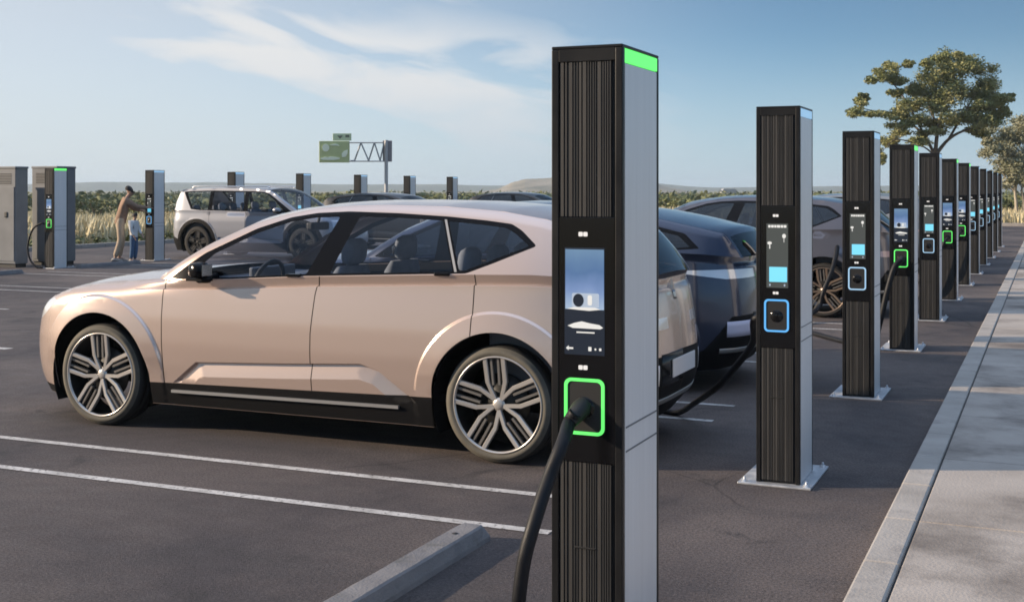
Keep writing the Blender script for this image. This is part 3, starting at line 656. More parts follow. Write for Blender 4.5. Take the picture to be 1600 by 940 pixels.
def fastback():
    s = dict(CROSS)
    s['rail'] = [(-1.12, 1.072), (-.95, 1.185), (-.72, 1.317), (-.39, 1.452), (-.18, 1.505), (.08, 1.545), (.34, 1.565), (.635, 1.570), (1.11, 1.545), (1.525, 1.495), (1.825, 1.440), (2.08, 1.385), (2.28, 1.335), (2.31, 1.30), (2.36, 1.22), (2.41, 1.125)]
    s['dlo'] = [(-.965, 1.083), (-.70, 1.257), (-.32, 1.424), (-.06, 1.490), (.146, 1.515), (.40, 1.522), (.787, 1.510), (1.163, 1.475), (1.436, 1.440), (1.75, 1.392), (1.99, 1.335), (2.12, 1.21), (1.9, 1.196), (1.355, 1.180), (.18, 1.132), (-.43, 1.096), (-.87, 1.075)]
    s['panes'] = [('front_window', [(-.80, 1.095), (-.62, 1.252), (-.30, 1.392), (-.05, 1.456), (.15, 1.48), (.335, 1.485), (.175, 1.145), (-.43, 1.108)]),
                  ('rear_window', [(.43, 1.485), (.787, 1.478), (1.12, 1.448), (1.20, 1.19), (.75, 1.168), (.355, 1.155)]),
                  ('quarter_window', [(1.17, 1.44), (1.436, 1.408), (1.73, 1.362), (1.94, 1.315), (2.04, 1.225), (1.9, 1.212), (1.355, 1.197), (1.25, 1.195)])]
    s['divider'] = None
    return s

def build_wheel(sp, parent, x, side, hero, rim_m, rot):
    """part wheel (the tyre) > rim, brake_disc"""
    Rw, Rr = sp['rw'], sp['rimr']; y0 = side * (sp['hw'] - 0.018); w = 0.25; n = 72 if hero else 36
    b = MB(); rb = Rr * 0.995
    prof = [(rb, .008), (Rr + .012, .003), (Rr + .030, .0), (Rw - .030, .006), (Rw - .012, .016), (Rw - .003, .032), (Rw, .055), (Rw, .085), (Rw - .006, .087), (Rw - .006, .095), (Rw, .097), (Rw, .15), (Rw - .006, .152), (Rw - .006, .16), (Rw, .162), (Rw, w - .055), (Rw - .003, w - .032), (Rw - .03, w - .006), (rb, w - .004)]
    prof = [(r, h * -side) for r, h in prof]
    if side > 0: prof = prof[::-1]
    b.lathe(prof, n)
    m = len(prof)
    sw = set(range(0, 4)) if side < 0 else set(range(m - 5, m - 1))
    for k in range(len(b.m)): b.m[k] = 1 if hero and (k % (m - 1)) in sw else 0
    wh = obj('wheel', b, [M_TYRE, M_SIDEW], parent, (x, y0, Rw), recalc=True)
    b = MB(); S = -side    # depth direction inward
    lip = [(Rr * .995, .0085), (Rr * .985, .002), (Rr * .965, .002), (Rr * .945, .016)]
    b.lathe([(r, h * S) for r, h in lip], n)
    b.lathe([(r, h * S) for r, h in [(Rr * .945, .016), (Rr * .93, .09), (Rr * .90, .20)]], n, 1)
    yo, yi = .006 * S, .030 * S
    def bar(p, q, wd, m=0, off=0.0, dp=0.024, d0=0.0, d1=0.0):
        p, q = np.array(p) * Rr, np.array(q) * Rr; u = (q - p) / np.hypot(*(q - p)); nrm = np.array([-u[1], u[0]]) * wd * Rr / 2; ch = nrm * 0.72
        def Y(k, e): return (off + .006 + e + (d0 if k == 0 else d1)) * S
        vs = [(p + nrm, 0, .005), (p - nrm, 0, .005), (q - nrm, 1, .005), (q + nrm, 1, .005), (p + ch, 0, 0), (p - ch, 0, 0), (q - ch, 1, 0), (q + ch, 1, 0), (p + nrm, 0, dp), (p - nrm, 0, dp), (q - nrm, 1, dp), (q + nrm, 1, dp)]
        b.add([(v[0], Y(k, e), v[1]) for v, k, e in vs], [(4, 5, 6, 7), (0, 1, 5, 4), (1, 2, 6, 5), (2, 3, 7, 6), (3, 0, 4, 7), (0, 8, 9, 1), (1, 9, 10, 2), (2, 10, 11, 3), (3, 11, 8, 0)], m)
    def pol(r, a): return (r * math.cos(R(a)), r * math.sin(R(a)))
    for k in range(5):
        a = 90 + rot + 72 * k; rad = np.array(pol(1, a)); tan = np.array([-rad[1], rad[0]])
        for s in (-1, 1):
            off = tan * s * 0.195
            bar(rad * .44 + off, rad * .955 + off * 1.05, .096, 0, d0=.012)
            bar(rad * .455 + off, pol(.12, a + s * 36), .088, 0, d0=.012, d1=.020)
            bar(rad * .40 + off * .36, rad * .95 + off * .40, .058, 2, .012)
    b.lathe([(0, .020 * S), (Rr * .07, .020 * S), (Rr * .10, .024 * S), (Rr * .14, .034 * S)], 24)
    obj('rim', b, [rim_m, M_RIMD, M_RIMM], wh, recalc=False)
    b = MB(); b.lathe([(0, .075 * S), (Rr * .30, .075 * S), (Rr * .31, .085 * S), (Rr * .62, .085 * S), (Rr * .62, .10 * S)], 36); obj('brake_disc', b, M_RIMD, wh)
    return wh

def make_car(name, label, sp, body_m, loc, rz=0.0, hero=False, group=None, scale=1.0, rim_m=None, tail_m=None, tinted=False, plate_m=None, glass_roof=None, full=True, lower_band=None):
    root = thing(name, label, 'car', loc, rz, group); root.scale = (scale,) * 3
    step = 0.034 if hero else 0.075
    gm = M_GLASS_D if tinted else M_GLASS
    hw, xf, xa, xr, xb = sp['hw'], sp['xf'], sp['xa'], sp['xr'], sp['xb']
    # plan curve by arc length
    th = np.linspace(0, math.pi / 2, 500)
    fx, fw = xa - (xa - xf) * np.cos(th) ** (2 / sp['nf']), hw * np.sin(th) ** (2 / sp['nf'])
    bx, bw = xb + (xr - xb) * np.cos(th[::-1]) ** (2 / sp['nr']), hw * np.sin(th[::-1]) ** (2 / sp['nr'])
    mxx = np.linspace(xa, xb, 200)[1:-1]; X = np.concatenate([fx, mxx, bx]); Wd = np.concatenate([fw, np.full(len(mxx), hw), bw])
    s = np.concatenate([[0], np.cumsum(np.hypot(np.diff(X), np.diff(Wd)))]); s0 = np.interp(0, X, s); s -= s0
    U = np.arange(s[0], s[-1] + .005, .01); U[-1] = s[-1]; PX, PW = np.interp(U, s, X), np.interp(U, s, Wd)
    k = 5; ker = np.ones(2 * k + 1) / (2 * k + 1); pxs, pws = np.convolve(np.pad(PX, k, 'reflect', reflect_type='odd'), ker, 'valid'), np.convolve(np.pad(PW, k, 'edge'), ker, 'valid')
    tx, tw = np.gradient(pxs, U), np.gradient(pws, U); l = np.hypot(tx, tw); NX, NW = -tw / l, tx / l
    Uof = lambda x: np.interp(x, X, s)
    zt, st = smooth_tab(sp['side'], .1, 1.4, .03); zf, ft = smooth_tab(sp['front'], .1, 1.4, .035); zr, rt = smooth_tab(sp['rear'], .1, 1.4, .03)
    topx = np.linspace(xf, xr, 400); topz = smooth_tab(sp['top'], xf, xr, .05, 400)[1]
    ztop = lambda u: np.interp(np.interp(u, U, PX), topx, topz)
    zc, ra, rf_ = sp['zc'], sp['arch'], sp['flare']; wb = sp['wb']; cr = sp['crease']
    crd = [(Uof(x), z) for x, z in cr]
    def raw(u, z):
        px, pw, nx, nw = np.interp(u, U, PX), np.interp(u, U, PW), np.interp(u, U, NX), np.interp(u, U, NW); l = np.hypot(nx, nw) + 1e-9; nx, nw = nx / l, nw / l
        I = nw ** 2 * np.interp(z, zt, st) + np.maximum(0, -nx) ** 2 * np.interp(z, zf, ft) + np.maximum(0, nx) ** 2 * np.interp(z, zr, rt)
        zt_ = np.interp(px, topx, topz)
        # shoulder: rounded over the wings, a crisp band under the side windows
        wf = np.clip((-0.75 - px) / 0.7, 0, 1); wf = wf * wf * (3 - 2 * wf)
        rr = 0.125; t = np.clip((z - (zt_ - rr)) / rr, 0, 1); I = I + wf * 0.11 * (1 - np.sqrt(np.maximum(0, 1 - t * t)) * 1.0)
        t2 = np.clip((z - (zt_ - 0.062)) / 0.062, 0, 1); I = I + (1 - wf) * 0.024 * np.clip((z - (zt_ - 0.070)) / 0.008, 0, 1) * (1 - t2)
        # wheel-arch flares
        for cx in (-wb, wb):
            ucx = Uof(cx); du = u - ucx; rad = np.where(z > zc, np.hypot(du, z - zc), np.abs(du)); e = np.clip((rf_ - rad) / 0.020, 0, 1); e = e * e * (3 - 2 * e)
            fade = np.clip(1.0 - (rad - ra) / (rf_ - ra) * 0.45, 0, 1); low = np.clip((z - .40) / .14, 0, 1)
            I = I - 0.026 * e * fade * (0.25 + 0.75 * low) * (nw ** 2)
        # pressed groove along the doors
        if hasattr(u, '__len__'):
            d = segdist(u, z, crd); lo = np.interp(u, [p[0] for p in crd], [p[1] for p in crd]); sg = np.where((z > lo) | (u < crd[0][0]) | (u > crd[-1][0]), d, -d)
            g1 = np.clip((0.010 - sg) / 0.010, 0, 1); g2 = np.clip((sg + 0.095) / 0.090, 0, 1)
            I = I + 0.028 * g1 * g2 * np.clip((z - 0.352) / 0.02, 0, 1)
        return np.stack([px - nx * I, -np.maximum(0, pw - nw * I), z], -1)
    def surf(uz):
        u, z = uz[:, 0], uz[:, 1]; e = .0008; p = raw(u, z)
        a = raw(np.minimum(u + e, U[-1]), z) - raw(np.maximum(u - e, U[0]), z); b = raw(u, z + e) - raw(u, z - e); n = np.cross(a, b); l = np.linalg.norm(n, axis=1, keepdims=True)
        n = n / np.maximum(l, 1e-9); return p, n
    zb = .19
    dom_top = [(u, float(ztop(u))) for u in np.arange(U[-1], U[0], -step)] + [(U[0], float(ztop(U[0])))]
    dom = [(u, zb) for u in np.arange(U[0], U[-1], step)] + [(U[-1], zb), (U[-1], (zb + dom_top[0][1]) / 2)] + dom_top + [(U[0], .55)]
    lines, voids = [], []
    for cx in (-wb, wb):
        uc = float(Uof(cx)); na = 40 if hero else 20
        arc = [(uc + ra * math.cos(a), zc + ra * math.sin(a)) for a in np.linspace(0, math.pi, na)]
        vd = [(uc + ra, zb - .05)] + arc + [(uc - ra, zb - .05)]; voids.append(vd)
        lines.append(([(uc + ra, zb + .001)] + arc + [(uc - ra, zb + .001)], False))
        if hero:
            for rr in (rf_ + .001, rf_ - .005, rf_ - .010, rf_ - .015, rf_ - .021): lines.append(([(uc + rr * math.cos(a), zc + rr * math.sin(a)) for a in np.linspace(.12, math.pi - .12, na)], False))
    regs = []     # (name, polygon) first match wins
    def region(nm, poly, stp=None):
        p = resample(poly, stp or step, True); regs.append((nm, poly)); lines.append((p, True))
    us_ = np.arange(float(Uof(-1.25)), float(Uof(2.3)), step)
    if hero:
        for dz in (.0716, .0685, .0635, .0604, .035, .002): lines.append(([(u, float(ztop(u)) - dz) for u in us_], False))
    st_ = sp['sill_top']; region('sill', [(float(Uof(st_[0][0])), zb + .002), (float(Uof(st_[1][0])), zb + .002), (float(Uof(st_[1][0])), st_[1][1]), (float(Uof(st_[0][0])), st_[0][1])])
    dpol = []
    for off in (.0112, .0088, .0010, -.0014, -.0066, -.092, -.098):
        ol = []
        for q, (p0, p1) in enumerate(zip(crd[:-1], crd[1:])): pass
        cp = np.array(resample(crd, .09)); tg_ = np.gradient(cp, axis=0); tg_ /= np.linalg.norm(tg_, axis=1, keepdims=True); cpo = cp + np.stack([-tg_[:, 1], tg_[:, 0]], 1) * off
        lines.append((resample([tuple(p) for p in cpo], step), False))
    for i, dpoly in enumerate(sp['doors']):
        dp = [(float(Uof(x)), z) for x, z in dpoly]
        dp = [(u, float(ztop(u)) + .02 if z > 1.0 and float(ztop(u)) - z < .045 else z) for u, z in dp]; dpol.append(dp)
        ins = inset_poly(dp, .0035); regs.append(('door%d' % i, ins)); lines.append((resample(ins, step, True), True)); regs.append(('gap', inset_poly(dp, -.0035)))
        lines.append((resample(inset_poly(dp, -.0035), step, True), True))
    u_ = lambda x: float(Uof(x)); UE, U0 = float(U[-1]), float(U[0])
    # sill cladding between the wheels, bumper lips front and rear
    bz = sp['bumper_z']; region('front_lip', [(U0 + .002, zb + .002), (u_(-wb - ra - .003), zb + .002), (u_(-wb - ra - .003), bz - .02), (U0 + .002, bz)])
    region('rear_lip', [(u_(wb + ra + .003), zb + .002), (UE - .002, zb + .002), (UE - .002, bz + .39), (UE - .75, bz + .37), (UE - 1.0, bz + .10), (u_(wb + ra + .003), bz + .04)])
    if sp.get('arch_trim'):
        for cx in (-wb, wb):
            uc = u_(cx); rt_ = ra + sp['arch_trim']; region('arch_trim' if cx < 0 else 'arch_trim_b', [(uc + rt_, zb + .003)] + [(uc + rt_ * math.cos(a), zc + rt_ * math.sin(a)) for a in np.linspace(0, math.pi, 25)] + [(uc - rt_, zb + .003)])
    # lamps
    ztf = float(ztop(U0 + .4))
    if sp['rw'] < .39:
        region('headlamp', [(u_(-2.46), .72), (u_(-2.30), .72), (u_(-2.16), .79), (u_(-2.03), .885), (u_(-2.10), .90), (u_(-2.28), .865), (u_(-2.46), .80)], .03)
        tz = 0.0 if sp['rail'][-1][0] < 2.4 else .14
        region('tail_lamp', [(u_(2.34), .815 + tz), (UE - .26, .815 + tz), (UE - .26, .885 + tz), (u_(2.34), .895 + tz), (u_(1.95), .888 + tz), (u_(1.95), .868 + tz)], .03)
    else:
        region('headlamp', [(u_(-2.46), .62), (u_(-2.36), .62), (u_(-2.30), .98), (u_(-2.46), .98)], .03)
        region('tail_lamp', [(u_(2.36), .66), (u_(2.44), .66), (u_(2.44), 1.16), (u_(2.36), 1.16)], .03)
    ov, of, c = cdt_sheet(dom, lines, step, voids)
    P3, N3 = surf(ov); name_of = np.full(len(of), 'body', dtype='<U14'); done = np.zeros(len(of), bool)
    for nm, poly in regs:
        m = inpoly(c[:, 0], c[:, 1], poly) & ~done; name_of[m] = nm; done |= m
    body, liner = Sheet(), Sheet()
    def both(sh, v, n, f, mi=0):
        sh.add(v, n, f, mi); sh.add(*flipy(v, n, f), mi)
    both(body, P3, N3, of[name_of == 'body'])
    Pin = P3 - N3 * np.array([[.03, .03, 0]])
    both(liner, Pin, N3, of)
    for nm, part, m in (('sill', 'sill_cladding', M_CLAD), ('front_lip', 'front_lip', M_CLAD), ('rear_lip', 'rear_diffuser', M_CLAD), ('arch_trim', 'arch_trim', M_CLAD), ('arch_trim_b', 'arch_trim', M_CLAD)):
        f = of[name_of == nm]
        if len(f) and part in ('sill_cladding', 'arch_trim'):
            for side in (0, 1): sh = Sheet(); sh.add(*((P3, N3, f) if side == 0 else flipy(P3, N3, f))); sh.obj(part, m, root)
        elif len(f): sh = Sheet(); both(sh, P3, N3, f); sh.obj(part, m, root)
    for nm, m in (('headlamp', M_LAMP), ('tail_lamp', tail_m or M_TAIL)):
        f = of[name_of == nm]
        for side in (0, 1):
            sh = Sheet(); sh.add(*((P3, N3, f) if side == 0 else flipy(P3, N3, f))); sh.obj(nm, m, root)
    doors = {}
    for i in range(len(sp['doors'])):
        f = of[name_of == 'door%d' % i]
        for side in (0, 1):
            sh = Sheet(); sh.add(*((P3, N3, f) if side == 0 else flipy(P3, N3, f))); doors[i, side] = sh.obj('front_door' if i == 0 else 'rear_door', body_m, root)
    # ---- bonnet and rear deck: sheets between the two top edges
    rail = sp['rail']; xcowl = rail[0][0] + .08
    def top_rows(ua, ub, n, crown):
        uu = np.linspace(ua, ub, n); E3 = raw(uu, np.array([float(ztop(u)) for u in uu])); rows = []
        for e, u in zip(E3, uu):
            v = np.sin(np.linspace(-1, 1, 25) * math.pi / 2) * .999; yb = abs(e[1]); ck = crown * min(1, yb / .55) ** 1.5
            cx = 0.06 * min(1, yb / .8)
            rows.append([(e[0], yb * t, e[2] + ck * (1 - abs(t) ** 2.2)) for t in v])
        return rows
    Pb, Nb, fb, _, _ = gridsheet(np.array(top_rows(U0 + .0, u_(xcowl), 60 if hero else 26, sp['crown'])))
    if Nb[len(Nb) // 2][2] < 0: Nb = -Nb; fb = fb[:, ::-1]
    Nb = np.where(np.abs(Nb).sum(1, keepdims=True) < .1, [0, 0, 1.0], Nb)
    bn = Sheet(); bn.add(Pb, Nb, fb); bn.obj('bonnet', body_m, root)
    Pb, Nb, fb, _, _ = gridsheet(np.array(top_rows(UE, u_(rail[-1][0] - .12), 26, .0)))
    if Nb[len(Nb) // 2][2] < 0: Nb = -Nb; fb = fb[:, ::-1]
    Nb = np.where(np.abs(Nb).sum(1, keepdims=True) < .1, [0, 0, 1.0], Nb); body.add(Pb, Nb, fb)
    # ---- cabin sides
    R_ = resample(rail, step)
    rp = np.array(R_)
    wplan = lambda x: np.interp(x, PX, PW)
    def graw(x, z):
        u = np.interp(x, X, s); e = raw(u, ztop_v(u)); yb = -e[..., 1]; zbelt = np.interp(x, topx, topz)
        I = sp['lean'] * (z - zbelt) + 0.02 * np.clip((z - zbelt) / .5, 0, 1) ** 2
        d = segdist(x, z, rp); t = np.clip(1 - d / .055, 0, 1); I = I + .042 * (1 - np.sqrt(np.maximum(0, 1 - t * t)))
        return np.stack([x, -(yb - I), z], -1)
    ztop_v = lambda u: np.interp(np.interp(u, U, PX), topx, topz)
    def gsurf(xz):
        x, z = xz[:, 0], xz[:, 1]; e = .003; p = graw(x, z); n = np.cross(graw(x + e, z) - graw(x - e, z), graw(x, z + e) - graw(x, z - e)); return p, n / np.maximum(np.linalg.norm(n, axis=1, keepdims=True), 1e-9)
    bel = [(x, float(np.interp(x, topx, topz)) - .0005) for x in np.arange(rail[0][0] + step, rail[-1][0], step)]
    gd = R_[::-1] + bel
    dlo = round_poly(sp['dlo'], .02, 3); gl = [(resample(dlo, step, True), True)]; gr_ = []
    for nm, p in sp['panes']:
        q = round_poly(p, .018, 4); gl.append((resample(q, step, True), True)); gr_.append((nm, q))
    if sp['divider']: gl.append((resample(sp['divider'], step, True), True)); gr_.insert(0, ('divider', sp['divider']))
    gr_.append(('surround', dlo))
    if hero:
        sm_ = np.array(resample(rail, .05)); tg_ = np.gradient(sm_, axis=0); tg_ /= np.linalg.norm(tg_, axis=1, keepdims=True); nd = np.stack([tg_[:, 1], -tg_[:, 0]], 1)
        for off in (.006, .016, .030, .056): gl.append((resample([tuple(p) for p in (sm_ + nd * off)[2:-3]], step * .7), False))
    ov, of, c = cdt_sheet(gd, gl, step, []); P3, N3 = gsurf(ov); nmo = np.full(len(of), 'body', dtype='<U16'); done = np.zeros(len(of), bool)
    for nm, poly in gr_: m = inpoly(c[:, 0], c[:, 1], poly) & ~done; nmo[m] = nm; done |= m
    both(body, P3, N3, of[nmo == 'body'])
    for side in (0, 1):
        f = of[nmo == 'surround']; sh = Sheet(); sh.add(*((P3, N3, f) if side == 0 else flipy(P3, N3, f))); sur = sh.obj('window_surround', M_TRIM, root)
        if sp['divider']: f = of[nmo == 'divider']; sh = Sheet(); sh.add(*((P3 + N3 * .003, N3, f) if side == 0 else flipy(P3 + N3 * .003, N3, f))); sh.obj('window_divider', M_SILVERT, sur)
    for i, (nm, _) in enumerate(sp['panes']):
        f = of[nmo == nm]
        for side in (0, 1):
            sh = Sheet(); sh.add(*((P3, N3, f) if side == 0 else flipy(P3, N3, f))); sh.obj('quarter_window' if i == 2 else 'window', gm, doors.get((i, side), root) if i < 2 else root)
    # ---- windscreen, roof, tail glass
    full_rows = []; idx = []
    for a, b in zip(rail[:-1], rail[1:]):
        k = max(1, int(math.hypot(b[0] - a[0], b[1] - a[1]) / (.05 if hero else .09)))
        idx.append(len(full_rows))
        for j in range(k): full_rows.append((a[0] + (b[0] - a[0]) * j / k, a[1] + (b[1] - a[1]) * j / k))
    idx.append(len(full_rows)); full_rows.append(rail[-1]); fr = np.array(full_rows)
    k = 2; pad = np.pad(fr, ((k, k), (0, 0)), 'reflect', reflect_type='odd'); frs = np.stack([np.convolve(pad[:, q], np.ones(2 * k + 1) / (2 * k + 1), 'valid') for q in (0, 1)], 1)
    tg = np.gradient(frs, axis=0); tg /= np.linalg.norm(tg, axis=1, keepdims=True); nr = np.stack([-tg[:, 1], tg[:, 0]], 1)
    E3 = graw(fr[:, 0], fr[:, 1]); vv = np.array([-1, -.985, -.96, -.925, -.85, -.7, -.5, -.25, 0, .25, .5, .7, .85, .925, .96, .985, 1]); rows = []
    bow = np.interp(fr[:, 0], [b[0] for b in sp['bows']], [b[1] for b in sp['bows']])
    for (x, z), e, nn, bo in zip(fr, E3, nr, bow):
        yb = abs(e[1]); rows.append([(x + nn[0] * bo * (1 - abs(t) ** 2.4), yb * t, z + nn[1] * bo * (1 - abs(t) ** 2.4)) for t in vv])
    Pr, Nr, f, fi, fj = gridsheet(np.array(rows)); mid = Nr[(len(rows) // 2) * len(vv) + len(vv) // 2]
    if mid[2] < 0: Nr = -Nr; f = f[:, ::-1]
    fi, fj = np.concatenate([fi, fi]), np.concatenate([fj, fj]); ctr = (fj >= 3) & (fj < len(vv) - 4)
    ws = ctr & (fi < idx[sp['header']]); rg = ctr & (fi >= idx[sp['spoiler']] + 1)
    rg &= fi < len(fr) - 1
    rf = (~ws) & (~rg); roof = Sheet()
    if glass_roof:
        pan = ctr & (fi >= idx[sp['header']] + 2) & (fi < idx[sp['spoiler'] - 3]); sh = Sheet(); sh.add(Pr, Nr, f[pan]); sh.obj('roof_panel', glass_roof, root); rf &= ~pan
    roof.add(Pr, Nr, f[rf]); roof.obj('roof', body_m, root)
    sh = Sheet(); sh.add(Pr, Nr, f[ws]); sh.obj('windscreen', M_GLASS if not tinted else M_GLASS_D, root)
    sh = Sheet(); sh.add(Pr, Nr, f[rg]); sh.obj('tail_window', gm if sp is not CROSS else M_GLASS_D, root)
    bo = body.obj('body', body_m, root); liner.obj('inner_shell', M_INNER, root)
    # ---- wheel wells, floor
    b = MB()
    for cx in (-wb, wb):
        for sd in (-1, 1):
            prof = [(ra + .004, sd * (hw - .045)), (ra + .004, sd * (hw - .46)), (0.02, sd * (hw - .46))]
            nn_ = 28; vs, fs = [], []
            for k in range(nn_ + 1):
                a = math.pi * (-0.15 + 1.3 * k / nn_)
                for r, h in prof: vs.append((cx + r * math.cos(a), h, zc + r * math.sin(a)))
            for k in range(nn_):
                for j in range(2): fs.append((k * 3 + j, k * 3 + j + 1, k * 3 + j + 4, k * 3 + j + 3))
            b.add(vs, fs)
    b.box(-wb + ra + .03, wb - ra - .03, -hw + .10, hw - .10, .20, .34); b.box(wb + ra + .04, xr - .30, -hw + .3, hw - .3, .22, .5); b.box(xf + .35, -wb - ra - .02, -hw + .35, hw - .35, .2, .5); b.box(-wb - ra - .1, wb + ra + .1, -.45, .45, .24, .42)
    obj('underbody', b, M_INNER, root)
    for cx in (-wb, wb):
        for sd in (-1, 1): build_wheel(sp, root, cx, sd, hero, rim_m or M_RIM, 3 if cx < 0 else 5)
    # ---- mirrors
    mxp, mzp = sp['dlo'][0][0] + .34, sp['dlo'][0][1] + .07; ms = .78
    for sd in (-1, 1):
        b = MB(); yb = hw - .055
        V = []
        for (xx, hh, ww) in ((-.10, .035, .05), (-.06, .062, .088), (.0, .070, .098), (.055, .066, .094), (.062, .052, .08)):
            xx, hh, ww = xx * ms, hh * ms, ww * ms; V.append([(mxp + xx + .02 * math.cos(a), sd * (yb + .12 + ww * np.sign(math.cos(a)) * abs(math.cos(a)) ** .6), mzp + hh * np.sign(math.sin(a)) * abs(math.sin(a)) ** .6) for a in np.linspace(0, 6.2832, 17)])
        b.grid(V); b.add(V[0][:-1], [tuple(range(16))]); b.add(V[-1][:-1], [tuple(range(16))])
        mo = obj('wing_mirror', b, M_TRIM if hero else body_m, root, recalc=True)
        b = MB(); b.tube([(mxp + .02, sd * (yb - .05), mzp - .055), (mxp, sd * (yb + .03), mzp - .07), (mxp, sd * (yb + .12), mzp - .06)], [.03, .026, .03], 10)
        V2 = [(mxp - .09 + .0, sd * (yb + .06), mzp - .062), (mxp + .07, sd * (yb + .06), mzp - .062), (mxp + .07, sd * (yb + .185), mzp - .058), (mxp - .06, sd * (yb + .185), mzp - .058)]
        b.add(V2 + [(x, y, z - .014) for x, y, z in V2], [(0, 1, 2, 3), (7, 6, 5, 4), (0, 4, 5, 1), (1, 5, 6, 2), (2, 6, 7, 3), (3, 7, 4, 0)]); obj('mirror_arm', b, M_CLAD, mo, recalc=True)
        b = MB(); b.box(mxp + .066, mxp + .069, *sorted((sd * (yb + .065), sd * (yb + .175))), mzp - .038, mzp + .038, .001); obj('mirror_glass', b, M_CHROME, mo)
    if hero:
        for i, (hx, hz_) in enumerate(((.075, 1.128), (1.19, 1.166))):
            for sd in (-1, 1):
                b = MB(); b.box(hx - .055, hx + .055, *sorted((sd * (hw - .062), sd * (hw - .018))), hz_ - .010, hz_ + .012, .008); obj('handle', b, M_TRIM, doors[i, 0 if sd < 0 else 1])
    # ---- sill strip, number plate and bumper trims
    if sp['rw'] < .39:
        for sd in (-1, 1):
            b = MB(); b.add([(-.93, sd * (hw - .018), .283), (.88, sd * (hw - .018), .296), (.88, sd * (hw - .018), .316), (-.93, sd * (hw - .018), .303), (-.93, sd * (hw - .05), .283), (.88, sd * (hw - .05), .296), (.88, sd * (hw - .05), .316), (-.93, sd * (hw - .05), .303)],
                  [(0, 1, 2, 3), (4, 7, 6, 5), (0, 4, 5, 1), (1, 5, 6, 2), (2, 6, 7, 3), (3, 7, 4, 0)]); obj('sill_strip', b, M_SILVERT, root, recalc=True)
        # rear: plate in a dark recess, pale bumper bar
        def rear_patch(nm, ua, ub, za, zb_, m, lift, par=root):
            uu = np.linspace(ua, ub, 14); P = []
            for zz in np.linspace(za, zb_, 4):
                pp, nn2 = surf(np.stack([uu, np.full(14, zz)], 1)); P.append(pp + nn2 * lift)
            P = np.array(P); lo = P[0] * 1.0; hi = P[-1] * 1.0
            b = MB(); Pl = [[tuple(q + np.array([-.02, 0, 0])) for q in lo]] + [[tuple(q) for q in r_] for r_ in P] + [[tuple(q + np.array([-.02, 0, 0])) for q in hi]]
            b.grid(Pl); return obj(nm, b, m, par, recalc=True)
        rear_patch('plate_recess', UE - .42, UE - .0005, .46, .66, M_TRIM, .002); 
        b = MB(); b.box(xr + .000, xr + .008, -.26, .26, .50, .615, .002); obj('number_plate', b, plate_m or M_PLATE, root)
        for sd in (0, 1):
            o1 = rear_patch('bumper_reflector', UE - .80, UE - .46, .47, .60, (plate_m or M_PLATE) if hero else M_TRIM, .003); o2 = rear_patch('bumper_bar', UE - .86, UE - .001, .335, .375, M_SILVERT, .006)
            if sd == 1:
                for o_ in (o1, o2): o_.data.transform(Matrix.Scale(-1, 4, (0, 1, 0))); o_.data.flip_normals()
        rear_patch('badge', UE - .06, UE - .0005, .985, 1.04, M_CHROME, .003)
    else:
        b = MB(); b.box(xr - .01, xr + .012, -.26, .26, .72, .83, .002); obj('number_plate', b, M_PLATE, root)
        for sd in (-1, 1):
            b = MB(); b.tube([(-.35, sd * .55, 1.755), (-.28, sd * .56, 1.785), (1.9, sd * .56, 1.795), (2.0, sd * .55, 1.765)], .018, 8); obj('roof_rail', b, M_CHROME, root)
    # ---- cabin inside
    if full:
        zs = .62 if sp['rw'] < .39 else .68
        b = MB(); b.box(-1.5, 2.2, -hw + .14, hw - .14, .34, .40); b.box(-1.6, -1.02, -hw + .16, hw - .16, .40, .88, .06); obj('cabin_floor', b, M_INNER, root)
        b = MB(); b.box(-1.16, -.66, -hw + .17, hw - .17, .80, 1.045, .05, seg=3); b.box(-.70, -.66, -.36, .20, 1.02, 1.13, .012); b.box(-.95, -.1, -.13, .13, .5, .78, .04); obj('dashboard', b, M_DASH, root)
        b = MB(); ring_p = [(-.52 + .055 * math.sin(a), -.38 + .185 * math.cos(a), 1.005 + .18 * math.sin(a)) for a in np.linspace(0, 6.2832, 29)]; b.tube(ring_p, .016, 8, cap=False); b.tube([(-.60, -.38, .99), (-.50, -.38, 1.005)], [.05, .06], 12); b.tube([(-.51, -.55, 1.0), (-.51, -.21, 1.0)], .013, 6); obj('steering_wheel', b, M_DARK, root)
        def seat(x, y, wd, back):
            b = MB(); b.box(x - .26, x + .26, y - wd, y + wd, zs - .18, zs, .06, seg=3); o_ = obj('seat', b, M_SEAT, root)
            V = []
            for t in np.linspace(0, 1, 9):
                w = wd * (1.0 - .16 * t ** 2); xx = x + .22 + .20 * t + .02 * math.sin(3 * t); zz = zs - .05 + t * back; th_ = .085 - .02 * t
                V.append([(xx + th_ * np.sign(math.cos(a)) * abs(math.cos(a)) ** .7 * (1 if t < 1 else .6), y + w * np.sign(math.sin(a)) * abs(math.sin(a)) ** .55 * (1 if t < 1 else .9), zz) for a in np.linspace(0, 6.2832, 21)])
            b = MB(); b.grid(V); b.add(V[-1][:-1], [tuple(range(20))]); obj('seat_back', b, M_SEAT, o_, recalc=True)
            hx, hz_ = x + .435, zs + back + .045; V = []
            for t in np.linspace(-1, 1, 9):
                q = math.sqrt(max(0.0, 1 - abs(t) ** 3)) + .02
                V.append([(hx + .055 * q * math.cos(a) + .01 * t, y + wd * .54 * (.55 + .45 * q) * np.sign(math.sin(a)) * abs(math.sin(a)) ** .6, hz_ + .095 * t) for a in np.linspace(0, 6.2832, 21)])
            b = MB(); b.grid(V); b.add(V[0][:-1], [tuple(range(20))]); b.add(V[-1][:-1], [tuple(range(20))])
            for yy in (-.05, .05): b.tube([(hx, y + yy, hz_ - .16), (hx, y + yy, hz_ - .06)], .008, 6)
